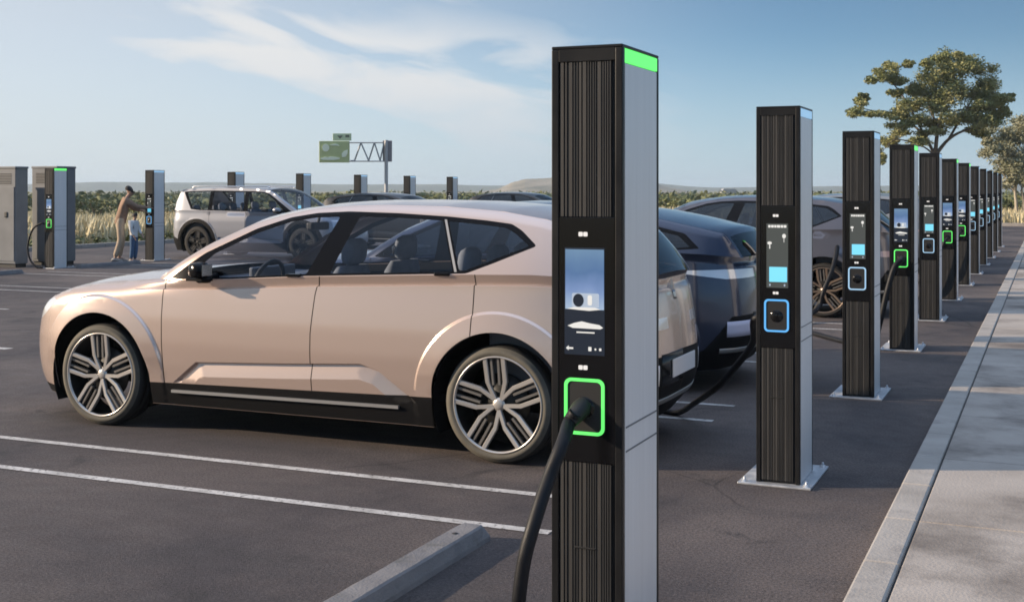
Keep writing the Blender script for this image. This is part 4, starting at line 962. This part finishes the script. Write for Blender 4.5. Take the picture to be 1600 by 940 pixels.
            obj('headrest', b, M_SEAT, o_, recalc=True)
        seat(-.22, -.38, .25, .60); seat(-.22, .38, .25, .60)
        for yy in (-.46, 0.0, .46): seat(.72, yy, .23, .56)
        if sp['rw'] > .39:
            for yy in (-.4, .4): seat(1.55, yy, .23, .5)
        b = MB(); b.box(-.36, -.30, -.12, .12, 1.40 if sp['rw'] < .39 else 1.55, 1.46 if sp['rw'] < .39 else 1.60, .015); b.tube([(-.33, 0, 1.45 if sp['rw'] < .39 else 1.58), (-.30, 0, 1.56 if sp['rw'] < .39 else 1.72)], .012, 6); obj('interior_mirror', b, M_DARK, root)
        b = MB(); b.box(1.45, 2.2, -hw + .16, hw - .16, .42, .88, .03); obj('boot_cover', b, M_DASH, root)
    return root

P_BEIGE = paint('champagne_paint', (0.68, 0.53, 0.455), 0.66, 0.27)
P_BLUE = paint('navy_paint', (0.040, 0.050, 0.085), 0.4, 0.26)
P_LILAC = paint('silver_lilac_paint', (0.105, 0.104, 0.125), 0.4, 0.34)
P_WHITE = paint('silver_white_paint', (0.30, 0.31, 0.35), 0.35, 0.35)
P_DARKC = paint('anthracite_paint', (0.03, 0.032, 0.036), 0.4, 0.3)
P_GREYC = paint('grey_paint', (0.25, 0.26, 0.27), 0.4, 0.34)
FB, BX = fastback(), boxy()
hero = make_car('parked_car', 'champagne beige crossover car parked beside the largest charging post', CROSS, P_BEIGE, (-4.715, 7.90, 0), hero=True, group='parked cars', tail_m=M_LAMP)
blue = make_car('parked_car', 'dark navy blue fastback car with its tail between the two nearest posts', FB, P_BLUE, (-4.80, 10.90, 0), hero=True, group='parked cars', tinted=True, tail_m=M_LAMP, plate_m=M_PLATEL)
silver = make_car('parked_car', 'grey lilac car with a bronze toned wheel, showing between the second and third posts', CROSS, P_LILAC, (-4.33, 17.60, 0), group='parked cars', rim_m=M_RIMC, tinted=True, scale=1.0)
white = make_car('parked_car', 'white boxy upright car parked at the far row beyond the beige bonnet', BX, P_WHITE, (-17.92, 25.9, 0), rz=math.pi, group='parked cars', rim_m=M_RIMD)
c_far1 = make_car('parked_car', 'car of which a dark low roof shows behind the billboard mast', CROSS, P_DARKC, (-17.55, 31.9, 0), rz=math.pi, group='parked cars', tinted=True, full=False)
c_far2 = make_car('parked_car', 'car of which a black roof shows just left of the largest charging post', CROSS, P_DARKC, (-17.4, 41.6, 0), rz=math.pi, group='parked cars', tinted=True, full=False)
c_n1 = make_car('parked_car', 'grey car standing deep in the kerb row, nearer one behind the small far posts', CROSS, P_GREYC, (-4.5, 27.3, 0), group='parked cars', tinted=True, full=False)
c_n2 = make_car('parked_car', 'grey car standing deep in the kerb row, farther one behind the smallest posts', CROSS, P_GREYC, (-4.5, 30.5, 0), group='parked cars', tinted=True, full=False)
# ================================================================== CABLES
cable('thick black cable curving down from the green lit socket of the largest post',
      [(-1.435, 3.86 - .055, .965), (-1.455, 3.80, .93), at(880, 690, 3.93), at(858, 745, 3.88), at(835, 815, 3.82), at(818, 880, 3.80), at(808, 960, 3.82), at(800, 1040, 3.95), (*ground(770, 4.15), .024), (*ground(700, 4.30), .024), (*ground(620, 4.4), .024), (*ground(560, 4.3), .024)], .0225,
      plug=((-1.425, 3.86 + .01, .985), (-1.452, 3.80, .935)))
cable('black cable sagging to the ground between the second post and the blue car',
      [(-1.60, 7.48, .93), (-1.66, 7.50, .90), at(1176, 535, 7.75), at(1150, 572, 8.0), at(1121, 604, 8.4), at(1090, 626, 8.9), (*ground(1060, 9.25), .03), (*ground(1030, 9.4), .022), (*ground(1000, 9.5), .022), (-3.6, 9.3, .022)], .022)
cable('black cable hanging from the fourth post and running up to the grey lilac car',
      [(-1.435, 13.58 - .05, .965), (-1.50, 13.50, .88), (-1.57, 13.46, .62), (-1.64, 13.45, .30), (-1.72, 13.5, .05), (-1.95, 13.8, .022), (-2.45, 14.5, .022), (-2.95, 15.4, .022), at(1276, 484, 16.0), at(1287, 455, 16.05), at(1299, 425, 16.1), at(1306, 400, 16.2), at(1309, 380, 16.35)], .03,
      plug=((-1.425, 13.59, .985), (-1.48, 13.52, .90)))
for k, nm in ((5, 'sixth'), (6, 'seventh')):
    y = 3.86 + 3.24 * k
    cable('black cable hanging from the socket of the %s post in the kerb row' % nm, [(-1.435, y - .05, .965), (-1.50, y - .09, .85), (-1.60, y - .1, .5), (-1.70, y - .06, .12), (-1.9, y + .1, .022), (-2.4, y + .5, .022)], .022)
cable('thin cable looping down beside the far post in front of the grey cabinets', [(-19.95, 20.42 - .05, .97), (-20.02, 20.34, .98), (-20.22, 20.3, .85), (-20.36, 20.3, .5), (-20.30, 20.3, .2), (-20.12, 20.32, .03), (-20.0, 20.36, .022)], .022)

# ================================================================== POWER CABINETS
def cabinet(label, x, y, w, d, h, handle):
    o = thing('power_cabinet', label, 'cabinet', (x, y, 0), 0, 'grey power cabinets')
    b = MB(); b.box(0, w, 0, d, .08, h - .05, .012); obj('housing', b, M_GREY, o)
    b = MB(); b.box(-.012, w + .012, -.012, d + .012, h - .05, h, .010); obj('cabinet_top', b, M_GREY, o)
    b = MB(); b.box(.03, w - .03, .03, d - .03, 0, .08); obj('plinth', b, M_DARK, o)
    b = MB(); b.box(.035, w - .035, -.012, .0, .14, h - .45, .004); dr = obj('door', b, M_GREY, o)
    b = MB(); b.box(w - .30, w - .22, -.030, -.012, 1.10, 1.22, .012); obj('handle', b, M_DARK, dr)
    b = MB()
    for k in range(7): b.box(.12, w - .12, -.008, .0, h - .38 + .035 * k, h - .365 + .035 * k, .002)
    obj('vent_grille', b, M_DARK, o); return o
xa_, ya_ = ground(-62, 27.6); cabinet('wide grey power cabinet with a door handle at the left edge', xa_, ya_, 1.64, .36, 2.22, True)
xa_, ya_ = ground(50, 28.0); cabinet('narrower grey power cabinet right behind the green topped far post', xa_, ya_, .74, .58, 2.24, True)

# ================================================================== PEOPLE
M_SKIN = mat('skin', (0.40, 0.24, 0.17), 0.6); M_HAIR = mat('dark_hair', (0.02, 0.015, 0.012), 0.7)
M_COAT = noise_mat('brown_wool', [(0.22, 0.14, 0.095), (0.31, 0.205, 0.145)], 14, (0.9, 1.0), 0.2, 120); M_CHINO = noise_mat('tan_cotton', [(0.36, 0.28, 0.205), (0.46, 0.37, 0.275)], 14, (0.9, 1.0), 0.2, 120)
M_JEAN = noise_mat('blue_denim', [(0.05, 0.10, 0.19), (0.09, 0.16, 0.27)], 20, (0.9, 1.0), 0.2, 120); M_SHOE = mat('pale_shoe', (0.35, 0.33, 0.31), 0.7); M_WHITEC = mat('white_cotton', (0.6, 0.6, 0.6), 0.9); M_CAP = mat('black_cap', (0.018, 0.016, 0.016), 0.8)
def skin(name, joints, bones, m, parent, root, sub=2):
    """joints: name -> (pos, rx, ry); grown as one continuous surface"""
    names = list(joints); me = bpy.data.meshes.new(name); me.from_pydata([joints[n][0] for n in names], [(names.index(a), names.index(b)) for a, b in bones], [])
    o = bpy.data.objects.new(name, me); COL.objects.link(o); md = o.modifiers.new('s', 'SKIN'); md.use_smooth_shade = True
    if not me.skin_vertices: me.attributes.new
    for i, n in enumerate(names):
        me.skin_vertices[0].data[i].radius = joints[n][1:3]; me.skin_vertices[0].data[i].use_root = (n == root)
    sb = o.modifiers.new('d', 'SUBSURF'); sb.levels = sub; sb.render_levels = sub
    dg = bpy.context.evaluated_depsgraph_get(); me2 = bpy.data.meshes.new_from_object(o.evaluated_get(dg)); o.modifiers.clear(); o.data = me2; me2.name = name
    me2.materials.clear(); me2.materials.append(m); me2.polygons.foreach_set('use_smooth', [True] * len(me2.polygons)); o.parent = parent; return o
def hand(J, B, wrist, fingers_dir, palm_n, size, pre):
    """palm + five fingers as their own chains from the wrist joint"""
    w = Vector(J[wrist][0]); f = Vector(fingers_dir).normalized(); n = Vector(palm_n).normalized(); sdir = f.cross(n).normalized(); k = size
    J[pre + 'palm'] = (tuple(w + f * .05 * k), .030 * k, .018 * k); B.append((wrist, pre + 'palm'))
    for i, (off, ln) in enumerate(((-.030, .072), (-.010, .082), (.010, .078), (.029, .062))):
        b = w + f * .088 * k + sdir * off * k; J[pre + 'k%d' % i] = (tuple(b), .0105 * k, .0105 * k); B.append((pre + 'palm', pre + 'k%d' % i))
        m_ = b + f * ln * .55 * k - n * .008 * k; J[pre + 'm%d' % i] = (tuple(m_), .009 * k, .009 * k); B.append((pre + 'k%d' % i, pre + 'm%d' % i))
        J[pre + 't%d' % i] = (tuple(m_ + (f * .8 - n * .5) * ln * .45 * k), .0075 * k, .0075 * k); B.append((pre + 'm%d' % i, pre + 't%d' % i))
    tb = w + f * .035 * k - sdir * .038 * k; J[pre + 'th0'] = (tuple(tb), .013 * k, .013 * k); B.append((pre + 'palm', pre + 'th0'))
    J[pre + 'th1'] = (tuple(tb + (f * .7 - sdir * .6) * .045 * k - n * .01 * k), .010 * k, .010 * k); B.append((pre + 'th0', pre + 'th1'))
def person(label, loc, rz, H, pose, coat, trouser, cap):
    root_e = None; k = H / 1.78
    P = {a: Vector(b) * k for a, b in pose.items()}
    J, B = {}, []
    def j(n, r, r2=None): J[n] = (tuple(P[n]), r * k, (r2 or r) * k)
    j('pelvis', .125, .095); j('waist', .115, .09); j('chest', .145, .10); j('neck0', .055); j('neck', .05)
    B += [('pelvis', 'waist'), ('waist', 'chest'), ('chest', 'neck0'), ('neck0', 'neck')]
    for s_ in 'LR':
        j('sh' + s_, .062); j('el' + s_, .042); j('wr' + s_, .029); B += [('chest', 'sh' + s_), ('sh' + s_, 'el' + s_), ('el' + s_, 'wr' + s_)]
        hand(J, B, 'wr' + s_, P['wr' + s_] - P['el' + s_], pose['pn' + s_], k, s_)
        j('hip' + s_, .085); j('kn' + s_, .056); j('an' + s_, .040); j('toe' + s_, .038, .026); B += [('pelvis', 'hip' + s_), ('hip' + s_, 'kn' + s_), ('kn' + s_, 'an' + s_), ('an' + s_, 'toe' + s_)]
    # head grown on the same surface: neck > jaw > brow > crown
    fw = Vector(pose['face']).normalized(); hc = P['head']; up = Vector((0, 0, 1))
    J['jaw'] = (tuple(hc - up * .055 * k + fw * .022 * k), .058 * k, .062 * k); J['brow'] = (tuple(hc + up * .03 * k), .078 * k, .088 * k); J['crown'] = (tuple(hc + up * .085 * k - fw * .01 * k), .055 * k, .062 * k)
    B += [('neck', 'jaw'), ('jaw', 'brow'), ('brow', 'crown')]
    JB = {n: ((v[0], v[1] * .80, v[2] * .80) if n in ('pelvis', 'waist', 'chest', 'shL', 'shR', 'hipL', 'hipR') else v) for n, v in J.items()}    # slimmer under the clothes
    body = skin('person', JB, B, M_SKIN, None, 'pelvis'); tag(body, label, 'person'); body.location = loc; body.rotation_euler = (0, 0, rz)
    # face
    rt_ = fw.cross(up).normalized(); b = MB()
    nb = hc + fw * .088 * k - up * .015 * k; b.tube([tuple(nb + up * .03 * k - fw * .012 * k), tuple(nb + fw * .012 * k), tuple(nb - up * .012 * k - fw * .004 * k)], [.008 * k, .013 * k, .009 * k], 8); obj('nose', b, M_SKIN, body)
    b = MB()
    for s_ in (-1, 1):
        c_ = hc + rt_ * s_ * .078 * k - up * .01 * k; b.tube([tuple(c_ + up * .028 * k), tuple(c_ + rt_ * s_ * .012 * k), tuple(c_ - up * .028 * k)], [.010 * k, .016 * k, .008 * k], 8)
    obj('ear', b, M_SKIN, body); b = MB()
    for s_ in (-1, 1):
        c_ = hc + rt_ * s_ * .032 * k + fw * .078 * k + up * .008 * k; b.tube([tuple(c_ - rt_ * .012 * k), tuple(c_ + rt_ * .012 * k)], [.006 * k, .006 * k], 8)
    obj('eye', b, M_HAIR, body); b = MB(); c_ = hc + fw * .078 * k - up * .055 * k; b.tube([tuple(c_ - rt_ * .024 * k), tuple(c_ + fw * .004 * k), tuple(c_ + rt_ * .024 * k)], [.004 * k, .006 * k, .004 * k], 8); obj('mouth', b, mat('lip', (.3, .12, .1), .6), body)
    # hair / cap shell
    b = MB(); V = []
    for t in np.linspace(0, 1, 9):
        a0 = t * math.pi * .56; V.append([tuple(hc + up * (.022 + .112 * math.cos(a0)) * k + (rt_ * .094 * math.cos(p) + fw * (.106 * math.sin(p) - .012)) * math.sin(a0) * k) for p in np.linspace(0, 2 * math.pi, 21)])
    b.grid(V)
    if cap: b.prism([(-.07, .0), (.07, .0), (.055, .075), (0, .095), (-.055, .075)], -.006, .006, 0, tf=lambda v: tuple(hc + (rt_ * v[0] + fw * (v[2] + .075) + up * (v[1] + .030 - v[2] * .15)) * k))
    obj('cap' if cap else 'hair', b, M_CAP if cap else M_HAIR, body, recalc=True)
    J['mid'] = (tuple((P['knL'] + P['knR']) / 2), .05 * k, .05 * k)
    # clothes grown on the same skeleton, a little larger
    def wear(nm, keys, bones, grow, m, root_n, ends):
        JJ = {n: (J[n][0], J[n][1] + grow.get(n, .018) * k, J[n][2] + grow.get(n, .018) * k) for n in keys}
        for n, a, b_, t, r in ends: JJ[n] = (tuple(Vector(J[a][0]).lerp(Vector(J[b_][0]), t)), r * k, r * k)
        return skin(nm, JJ, bones, m, body, root_n)
    wear('jacket', ['pelvis', 'waist', 'chest', 'neck0', 'shL', 'elL', 'shR', 'elR'], [('hem2', 'hem'), ('hem', 'pelvis'), ('pelvis', 'waist'), ('waist', 'chest'), ('chest', 'neck0'), ('chest', 'shL'), ('shL', 'elL'), ('elL', 'cL'), ('chest', 'shR'), ('shR', 'elR'), ('elR', 'cR')],
         {'pelvis': .046, 'waist': .044, 'chest': .044, 'neck0': .030, 'shL': .034, 'shR': .034, 'elL': .024, 'elR': .024}, coat, 'chest', [('cL', 'elL', 'wrL', .93, .046), ('cR', 'elR', 'wrR', .93, .046), ('hem', 'pelvis', 'mid', .10, .150), ('hem2', 'pelvis', 'mid', .15, .128)])
    wear('trousers', ['waist', 'pelvis', 'hipL', 'knL', 'hipR', 'knR'], [('waist', 'pelvis'), ('pelvis', 'hipL'), ('hipL', 'knL'), ('knL', 'eL'), ('pelvis', 'hipR'), ('hipR', 'knR'), ('knR', 'eR')], {'pelvis': .012, 'knL': .026, 'knR': .026}, trouser, 'pelvis', [('eL', 'knL', 'anL', .93, .066), ('eR', 'knR', 'anR', .93, .066)])
    for s_ in 'LR':
        a_, t_ = P['an' + s_], P['toe' + s_]; f_ = Vector((t_.x - a_.x, t_.y - a_.y, 0)).normalized(); zf = .0
        b = MB(); V = []
        for d_, w_, h_ in ((-.075, .03, .05), (-.06, .042, .085), (.0, .045, .10), (.08, .050, .065), (.15, .046, .045), (.185, .026, .03)):
            c_ = Vector((a_.x, a_.y, 0)) + f_ * d_ * k; sd_ = Vector((-f_.y, f_.x, 0)); V.append([tuple(c_ + sd_ * w_ * k * math.cos(q) + up * max(0, (h_ * k) * (.5 + .5 * math.sin(q)))) for q in np.linspace(0, 2 * math.pi, 15)])
        b.grid(V); b.add(V[0][:-1], [tuple(range(14))]); b.add(V[-1][:-1], [tuple(range(14))]); obj('shoe', b, M_SHOE, body, recalc=True)
    return body
# local: +x towards the post's screen, +y to the figure's left
adult = dict(pelvis=(0, 0, .95), waist=(.04, 0, 1.09), chest=(.10, 0, 1.32), neck0=(.15, 0, 1.49), neck=(.175, 0, 1.54), head=(.215, 0, 1.645),
             shL=(.12, .19, 1.43), elL=(.33, .23, 1.24), wrL=(.50, .16, 1.20), shR=(.13, -.19, 1.42), elR=(.36, -.17, 1.28), wrR=(.60, -.10, 1.27),
             hipL=(-.01, .09, .90), knL=(.05, .10, .50), anL=(-.02, .11, .075), toeL=(.11, .12, .03), hipR=(-.01, -.09, .90), knR=(.00, -.12, .50), anR=(-.14, -.13, .075), toeR=(-.01, -.15, .03),
             pnL=(0, 0, 1), pnR=(0, 0, 1), face=(.85, 0, -.35))
kid = dict(pelvis=(0, 0, .93), waist=(.0, 0, 1.08), chest=(.01, 0, 1.30), neck0=(.02, 0, 1.47), neck=(.03, 0, 1.52), head=(.05, 0, 1.63),
           shL=(.0, .18, 1.41), elL=(.06, .24, 1.14), wrL=(.20, .20, .98), shR=(.0, -.18, 1.41), elR=(.03, -.24, 1.13), wrR=(.14, -.22, .93),
           hipL=(0, .09, .88), knL=(.03, .10, .49), anL=(-.02, .11, .075), toeL=(.11, .13, .03), hipR=(0, -.09, .88), knR=(.0, -.10, .49), anR=(-.05, -.11, .075), toeR=(.08, -.13, .03),
           pnL=(.3, 0, 1), pnR=(.3, 0, 1), face=(1, 0, .25))
ax, ay = ground(188, 29.35)
person('adult in a brown jacket and cap reaching to the screen of a far post', (ax, ay, 0), R(47), 1.80, adult, M_COAT, M_CHINO, True)
kx, ky = ground(209, 29.15)
person('child in white top and blue jeans standing between the adult and the post', (kx, ky, 0), R(10), 1.18, kid, M_WHITEC, M_JEAN, False)

# ================================================================== BILLBOARD
M_SIGN = noise_mat('sign_green', [(0.47, 0.53, 0.26), (0.53, 0.59, 0.31)], 2, (0.5, 0.6)); M_SIGNP = mat('sign_pale', (0.85, 0.90, 0.72), 0.6); M_POLE = mat('pale_steel', (0.42, 0.42, 0.43), 0.5, 0.3)
sx, sy = ground(603.5, 58); SRZ = R(23.6)
sg = thing('billboard', 'tall green billboard carried by a zigzag truss on a pale mast', 'billboard', (sx, sy, 0), SRZ)
def SX(px): return (px - 603.5) / FP * 58
def SZ(py): return 1.7 - (py - HZ) * 58 / FP
b = MB(); b.tube([(0, 0, 0), (0, 0, SZ(219))], .085, 14); obj('mast', b, M_POLE, sg)
b = MB(); b.box(SX(597.5), SX(612), .10, .22, SZ(252.5), SZ(219.5), .02); obj('mast_box', b, noise_mat('sign_grey', [(.26, .24, .25), (.34, .32, .33)], 2), sg)
b = MB(); b.box(SX(499), SX(546), -.10, .10, SZ(254), SZ(220.5), .02); pnl = obj('sign_panel', b, M_SIGN, sg)
def mark(nm, poly, m=M_SIGNP): b = MB(); b.prism([(SX(x), SZ(y)) for x, y in poly], -.125, -.099); return obj(nm, b, m, pnl, recalc=True)
mark('circle_mark', [(509.5 + 5.6 * math.cos(a), 231 + 6 * math.sin(a)) for a in np.linspace(0, 6.283, 24, endpoint=False)])
mark('arc_mark', [(515, 227), (521, 225), (525, 224.5), (529, 226), (531.5, 228.5), (526, 227.6), (520, 227.6)])
mark('leaf_mark', [(535, 246), (534.5, 240), (538, 236), (544, 234), (543.5, 240), (541, 245)])
mark('line_mark', [(501.5, 246.5), (505, 246.4), (508, 245), (512, 246), (517, 244.6), (523, 245.2), (531.5, 246.5), (531, 249), (522, 250.2), (506, 250), (501.5, 249)])
b = MB(); b.box(SX(520), SX(549), -.05, .05, SZ(219.8), SZ(208.5), .015); tp = obj('top_panel', b, mat('top_sign', (.60, .70, .46), .6), sg)
b = MB(); b.prism([(SX(x), SZ(y)) for x, y in [(527, 212), (536, 212), (531.5, 217)]], -.065, -.049); b.prism([(SX(x), SZ(y)) for x, y in [(540, 211), (546, 211), (546, 214.5), (540, 214.5)]], -.065, -.049); obj('arrow_mark', b, mat('sign_dim', (.16, .18, .13), .6), tp, recalc=True)
b = MB()
for yy in (-.09, .09):
    for py in (223, 252): b.tube([(SX(546), yy, SZ(py)), (SX(600), yy, SZ(py))], .026, 8)
zz = [(548, 251), (554, 251), (564, 223), (576, 251), (585, 223), (594, 251), (600, 223)]
for (x1, y1), (x2, y2) in zip(zz[:-1], zz[1:]):
    for yy in (-.09, .09): b.tube([(SX(x1), yy, SZ(y1)), (SX(x2), yy, SZ(y2))], .026, 8)
obj('truss', b, M_POLE, sg)

# ================================================================== VEGETATION
def leaves(b, centres, n, size, rs, flat=0.6):
    """small bent leaf faces scattered in clumps"""
    V, F = [], []
    for (cx, cy, cz, rx, rz_) in centres:
        for _ in range(n):
            d = rs.normal(size=3); d /= np.linalg.norm(d); r = min(abs(rs.normal()) * .74, 1.15); p = np.array([cx, cy, cz]) + d * r * np.array([rx, rx, rz_])
            u = rs.normal(size=3); u[2] *= flat; u /= np.linalg.norm(u); w = np.cross(u, rs.normal(size=3)); w /= np.linalg.norm(w) + 1e-9; s = size * (.6 + .8 * rs.rand()); o = len(V)
            V += [p - u * s, p + w * s * .45, p + u * s, p - w * s * .45]; F.append((o, o + 1, o + 2, o + 3))
    b.add(V, F); return b
def tree(label, x, y, limbs, clumps, lm, bm_, size, n, seed, trunk_pts, trunk_r):
    rs = np.random.RandomState(seed); o = thing('tree', label, 'tree', (x, y, 0), 0, 'trees at the end of the lot')
    b = MB(); b.tube(spline(trunk_pts, 6), list(np.linspace(trunk_r, trunk_r * .62, 6 * (len(trunk_pts) - 1) + 1)), 12)
    obj('trunk', b, bm_, o)
    b = MB()
    for pts, r in limbs: sp_ = spline(pts, 5); b.tube(sp_, list(np.linspace(r, r * .25, len(sp_))), 8)
    obj('limbs', b, bm_, o)
    b = MB(); leaves(b, clumps, n, size, rs); obj('crown', b, lm, o); return o
# big tree: everything measured at 62 m, axes turned to the view
D_T = 62.0; tx_, ty_ = ground(1463, D_T)
def TP(px, py, dep=0.0): X, Y, Z = at(px, py, D_T + dep); return (X - tx_, Y - ty_, Z)
rs = np.random.RandomState(11)
spots = [(1490, 100, 27, 22), (1515, 115, 30, 24), (1468, 112, 26, 20), (1445, 130, 26, 20), (1530, 140, 28, 20), (1495, 140, 34, 26), (1460, 155, 30, 22), (1545, 165, 24, 14), (1520, 175, 26, 18), (1490, 180, 28, 18),
         (1385, 110, 18, 12), (1400, 122, 16, 10), (1370, 118, 16, 11), (1400, 145, 12, 8), (1350, 158, 15, 7), (1340, 175, 18, 8), (1366, 178, 16, 7), (1395, 182, 22, 9), (1420, 165, 24, 14), (1430, 190, 24, 12), (1408, 203, 22, 10), (1390, 220, 16, 12), (1378, 240, 10, 14),
         (1560, 158, 16, 9), (1575, 152, 9, 6), (1555, 185, 22, 12), (1530, 205, 20, 9), (1455, 205, 22, 10), (1436, 222, 20, 9), (1350, 150, 7, 4), (1475, 128, 30, 24), (1512, 155, 30, 22), (1540, 120, 22, 18), (1480, 168, 30, 20), (1448, 150, 26, 20), (1505, 190, 30, 14), (1545, 190, 26, 14), (1455, 185, 26, 14), (1425, 140, 16, 12), (1412, 176, 24, 12), (1550, 145, 18, 12), (1470, 95, 18, 10), (1447, 98, 12, 7), (1505, 88, 14, 8), (1420, 100, 8, 6), (1575, 175, 12, 8)]
cl = []
for px, py, rx, rz_ in spots:
    for _ in range(5):
        X, Y, Z = TP(px + rs.uniform(-.7, .7) * rx, py + rs.uniform(-.7, .7) * rz_, rs.uniform(-1.8, 1.8)); cl.append((X, Y, Z, rx * .56 / FP * D_T, rz_ * .52 / FP * D_T))
fork = TP(1461, 243)
tree('tall spreading olive green tree rising behind the row of posts', tx_, ty_,
     [([fork, TP(1482, 218, .2), TP(1510, 203, .6), TP(1560, 192, 1)], .11), ([fork, TP(1466, 200, -.3), TP(1480, 150, -.5), TP(1495, 110, -.4)], .11), ([fork, TP(1446, 215), TP(1425, 195, .6), TP(1390, 180, .8), TP(1350, 170, .6)], .09), ([TP(1446, 215), TP(1420, 165, -.8), TP(1395, 130, -.6), TP(1375, 112, -.4)], .06), ([TP(1482, 218, .2), TP(1510, 170, 1), TP(1530, 140, .9)], .07), ([fork, TP(1440, 228, -.5), TP(1400, 218, -1), TP(1380, 235, -1.2)], .05), ([TP(1466, 200), TP(1450, 160, .8), TP(1445, 125, .8)], .06)],
     cl, M_LEAF, M_BARK, .068, 460, 4, [(0, 0, -.1), (.03, 0, 1.2), (-.05, 0, 2.4), fork], .17)
D_T = 66.0; tx_, ty_ = ground(1588, D_T)
cl = []
for px, py, rx, rz_ in [(1565, 220, 26, 16), (1600, 210, 30, 18), (1575, 245, 28, 16), (1605, 250, 30, 18), (1590, 275, 26, 14), (1560, 205, 22, 12), (1590, 195, 26, 14), (1615, 190, 26, 16), (1550, 235, 20, 13), (1580, 225, 28, 16), (1610, 230, 30, 20), (1565, 260, 22, 12), (1595, 262, 26, 15), (1625, 260, 24, 16), (1580, 285, 20, 9), (1610, 285, 20, 12), (1540, 220, 10, 6), (1640, 220, 20, 16)]:
    for _ in range(5):
        X, Y, Z = TP(px + rs.uniform(-.7, .7) * rx, py + rs.uniform(-.7, .7) * rz_, rs.uniform(-1.6, 1.6)); cl.append((X, Y, Z, rx * .56 / FP * D_T, rz_ * .55 / FP * D_T))
f2 = TP(1586, 300)
tree('grey green tree with pale twin stems on dry grass at the right edge', tx_, ty_, [([f2, TP(1580, 270), TP(1568, 235)], .07), ([f2, TP(1592, 265), TP(1605, 215)], .07), ([(.32, .1, 0), (.36, .1, 1.0), TP(1597, 290), TP(1610, 255)], .09), ([f2, TP(1575, 285), TP(1556, 250)], .05)],
     cl, M_LEAF2, M_PALEBARK, .070, 460, 9, [(0, 0, -.1), (0.0, 0, .9), f2], .11)
# shrubs one can tell apart beyond the lot
def shrub(label, px, d, w, h, seed, m=M_BUSH, grp='shrubs beyond the far row', z0=0.0):
    rs_ = np.random.RandomState(seed); X, Y = ground(px, d); o = thing('shrub', label, 'shrub', (X, Y, 0), 0, grp)
    cl_ = [(rs_.uniform(-.5, .5) * w, rs_.uniform(-.4, .4) * w, h * rs_.uniform(.25, .75), w * .26, h * .28) for _ in range(12)]
    b = MB(); leaves(b, cl_, 60, .11 * max(1, d / 70), rs_); obj('foliage', b, m, o)
    b = MB()
    for a in np.linspace(0, 6.28, 5, endpoint=False): b.tube([(0, 0, -.1), (.15 * w * math.cos(a), .15 * w * math.sin(a), h * .4), (.3 * w * math.cos(a), .3 * w * math.sin(a), h * .7)], [.04, .03, .015], 6)
    obj('stems', b, M_BARK, o); return o
shrub('dark rounded shrub between the grey cabinets and the adult', 150, 70, 2.9, 1.55, 1)
shrub('yellow green shrub just right of the adult, beyond the post', 221, 62, 1.7, 1.5, 2, M_LEAF)
shrub('pale olive shrub between the touched post and the white car', 276, 66, 1.9, 1.35, 3, M_LEAF2)
shrub('olive shrub beyond the lot under the left end of the beige car roof', 520, 75, 2.6, 1.7, 4, M_LEAF)
shrub('small pale bush beneath the rocky hill, right of the largest post', 1045, 85, 2.0, 1.5, 5, M_LEAF, 'shrubs beyond the near row')
shrub('dark low bush beside the pale stems of the right hand tree', 1571, 69, 1.5, 1.35, 6, M_BUSH, 'shrubs by the end kerb', )
# hedge and dry grass edging
def tuft_field(name, m, areas, n, h, seed, wd):
    rs_ = np.random.RandomState(seed); V, F = [], []
    for (x0, x1, y0, y1), nn in areas:
        for _ in range(nn):
            x, y = rs_.uniform(x0, x1), rs_.uniform(y0, y1); hh = h * (.45 + .75 * rs_.rand()); a = rs_.uniform(0, 6.28); le = hh * rs_.uniform(.1, .5); dx, dy = math.cos(a), math.sin(a); w = wd * (.7 + rs_.rand()); o = len(V)
            V += [(x - dy * w, y + dx * w, -.08), (x + dy * w, y - dx * w, -.08), (x + dx * le * .4 + dy * w * .7, y + dy * le * .4 - dx * w * .7, hh * .6), (x + dx * le * .4 - dy * w * .7, y + dy * le * .4 + dx * w * .7, hh * .6), (x + dx * le, y + dy * le, hh)]
            F += [(o, o + 1, o + 2, o + 3), (o + 3, o + 2, o + 4)]
    b = MB(); b.add(V, F); return struct(name, b, m, 'stuff')
tuft_field('dry_grass', M_DRY, [((-38, -28.2, 24, 54), 26000), ((-30, 6, 64.6, 74), 16000)], 1, .68, 5, .03)
rs = np.random.RandomState(21)
b = MB(); leaves(b, [(-27.0 + rs.uniform(-.35, .35), y, .16, .5, .22) for y in np.arange(18, 60, .55)], 26, .10, rs); struct('low_hedge', b, M_BUSH, 'stuff')
cl = []
for _ in range(1500):
    px = rs.uniform(-250, 1900); d = rs.uniform(95, 330); X, Y = ground(px, d)
    if Y < 66 and X > -40: continue
    w = rs.uniform(1.2, 3.2); h = rs.uniform(.7, 1.5); cl.append((X, Y, h * .45, w, h * .6))
b = MB(); leaves(b, cl, 34, .34, rs); struct('scrub_belt', b, M_BUSH, 'stuff')
# small white shed far off
X, Y = ground(1128, 240); sh_ = thing('white_shed', 'tiny white shed in the scrub above the grey lilac car roof', 'shed', (X, Y, 0), R(23.6))
b = MB(); b.box(0, 3.0, 0, 2.4, -.1, 1.35); obj('wall', b, M_WHITEC, sh_)
b = MB(); b.prism([(-.15, 1.35), (3.15, 1.35), (2.6, 1.95), (.4, 1.95)], -.15, 2.55); obj('roof', b, M_POLE, sh_, recalc=True)
b = MB(); b.box(1.1, 1.8, -.02, .01, -.1, 1.1); obj('door', b, M_GREY, sh_)
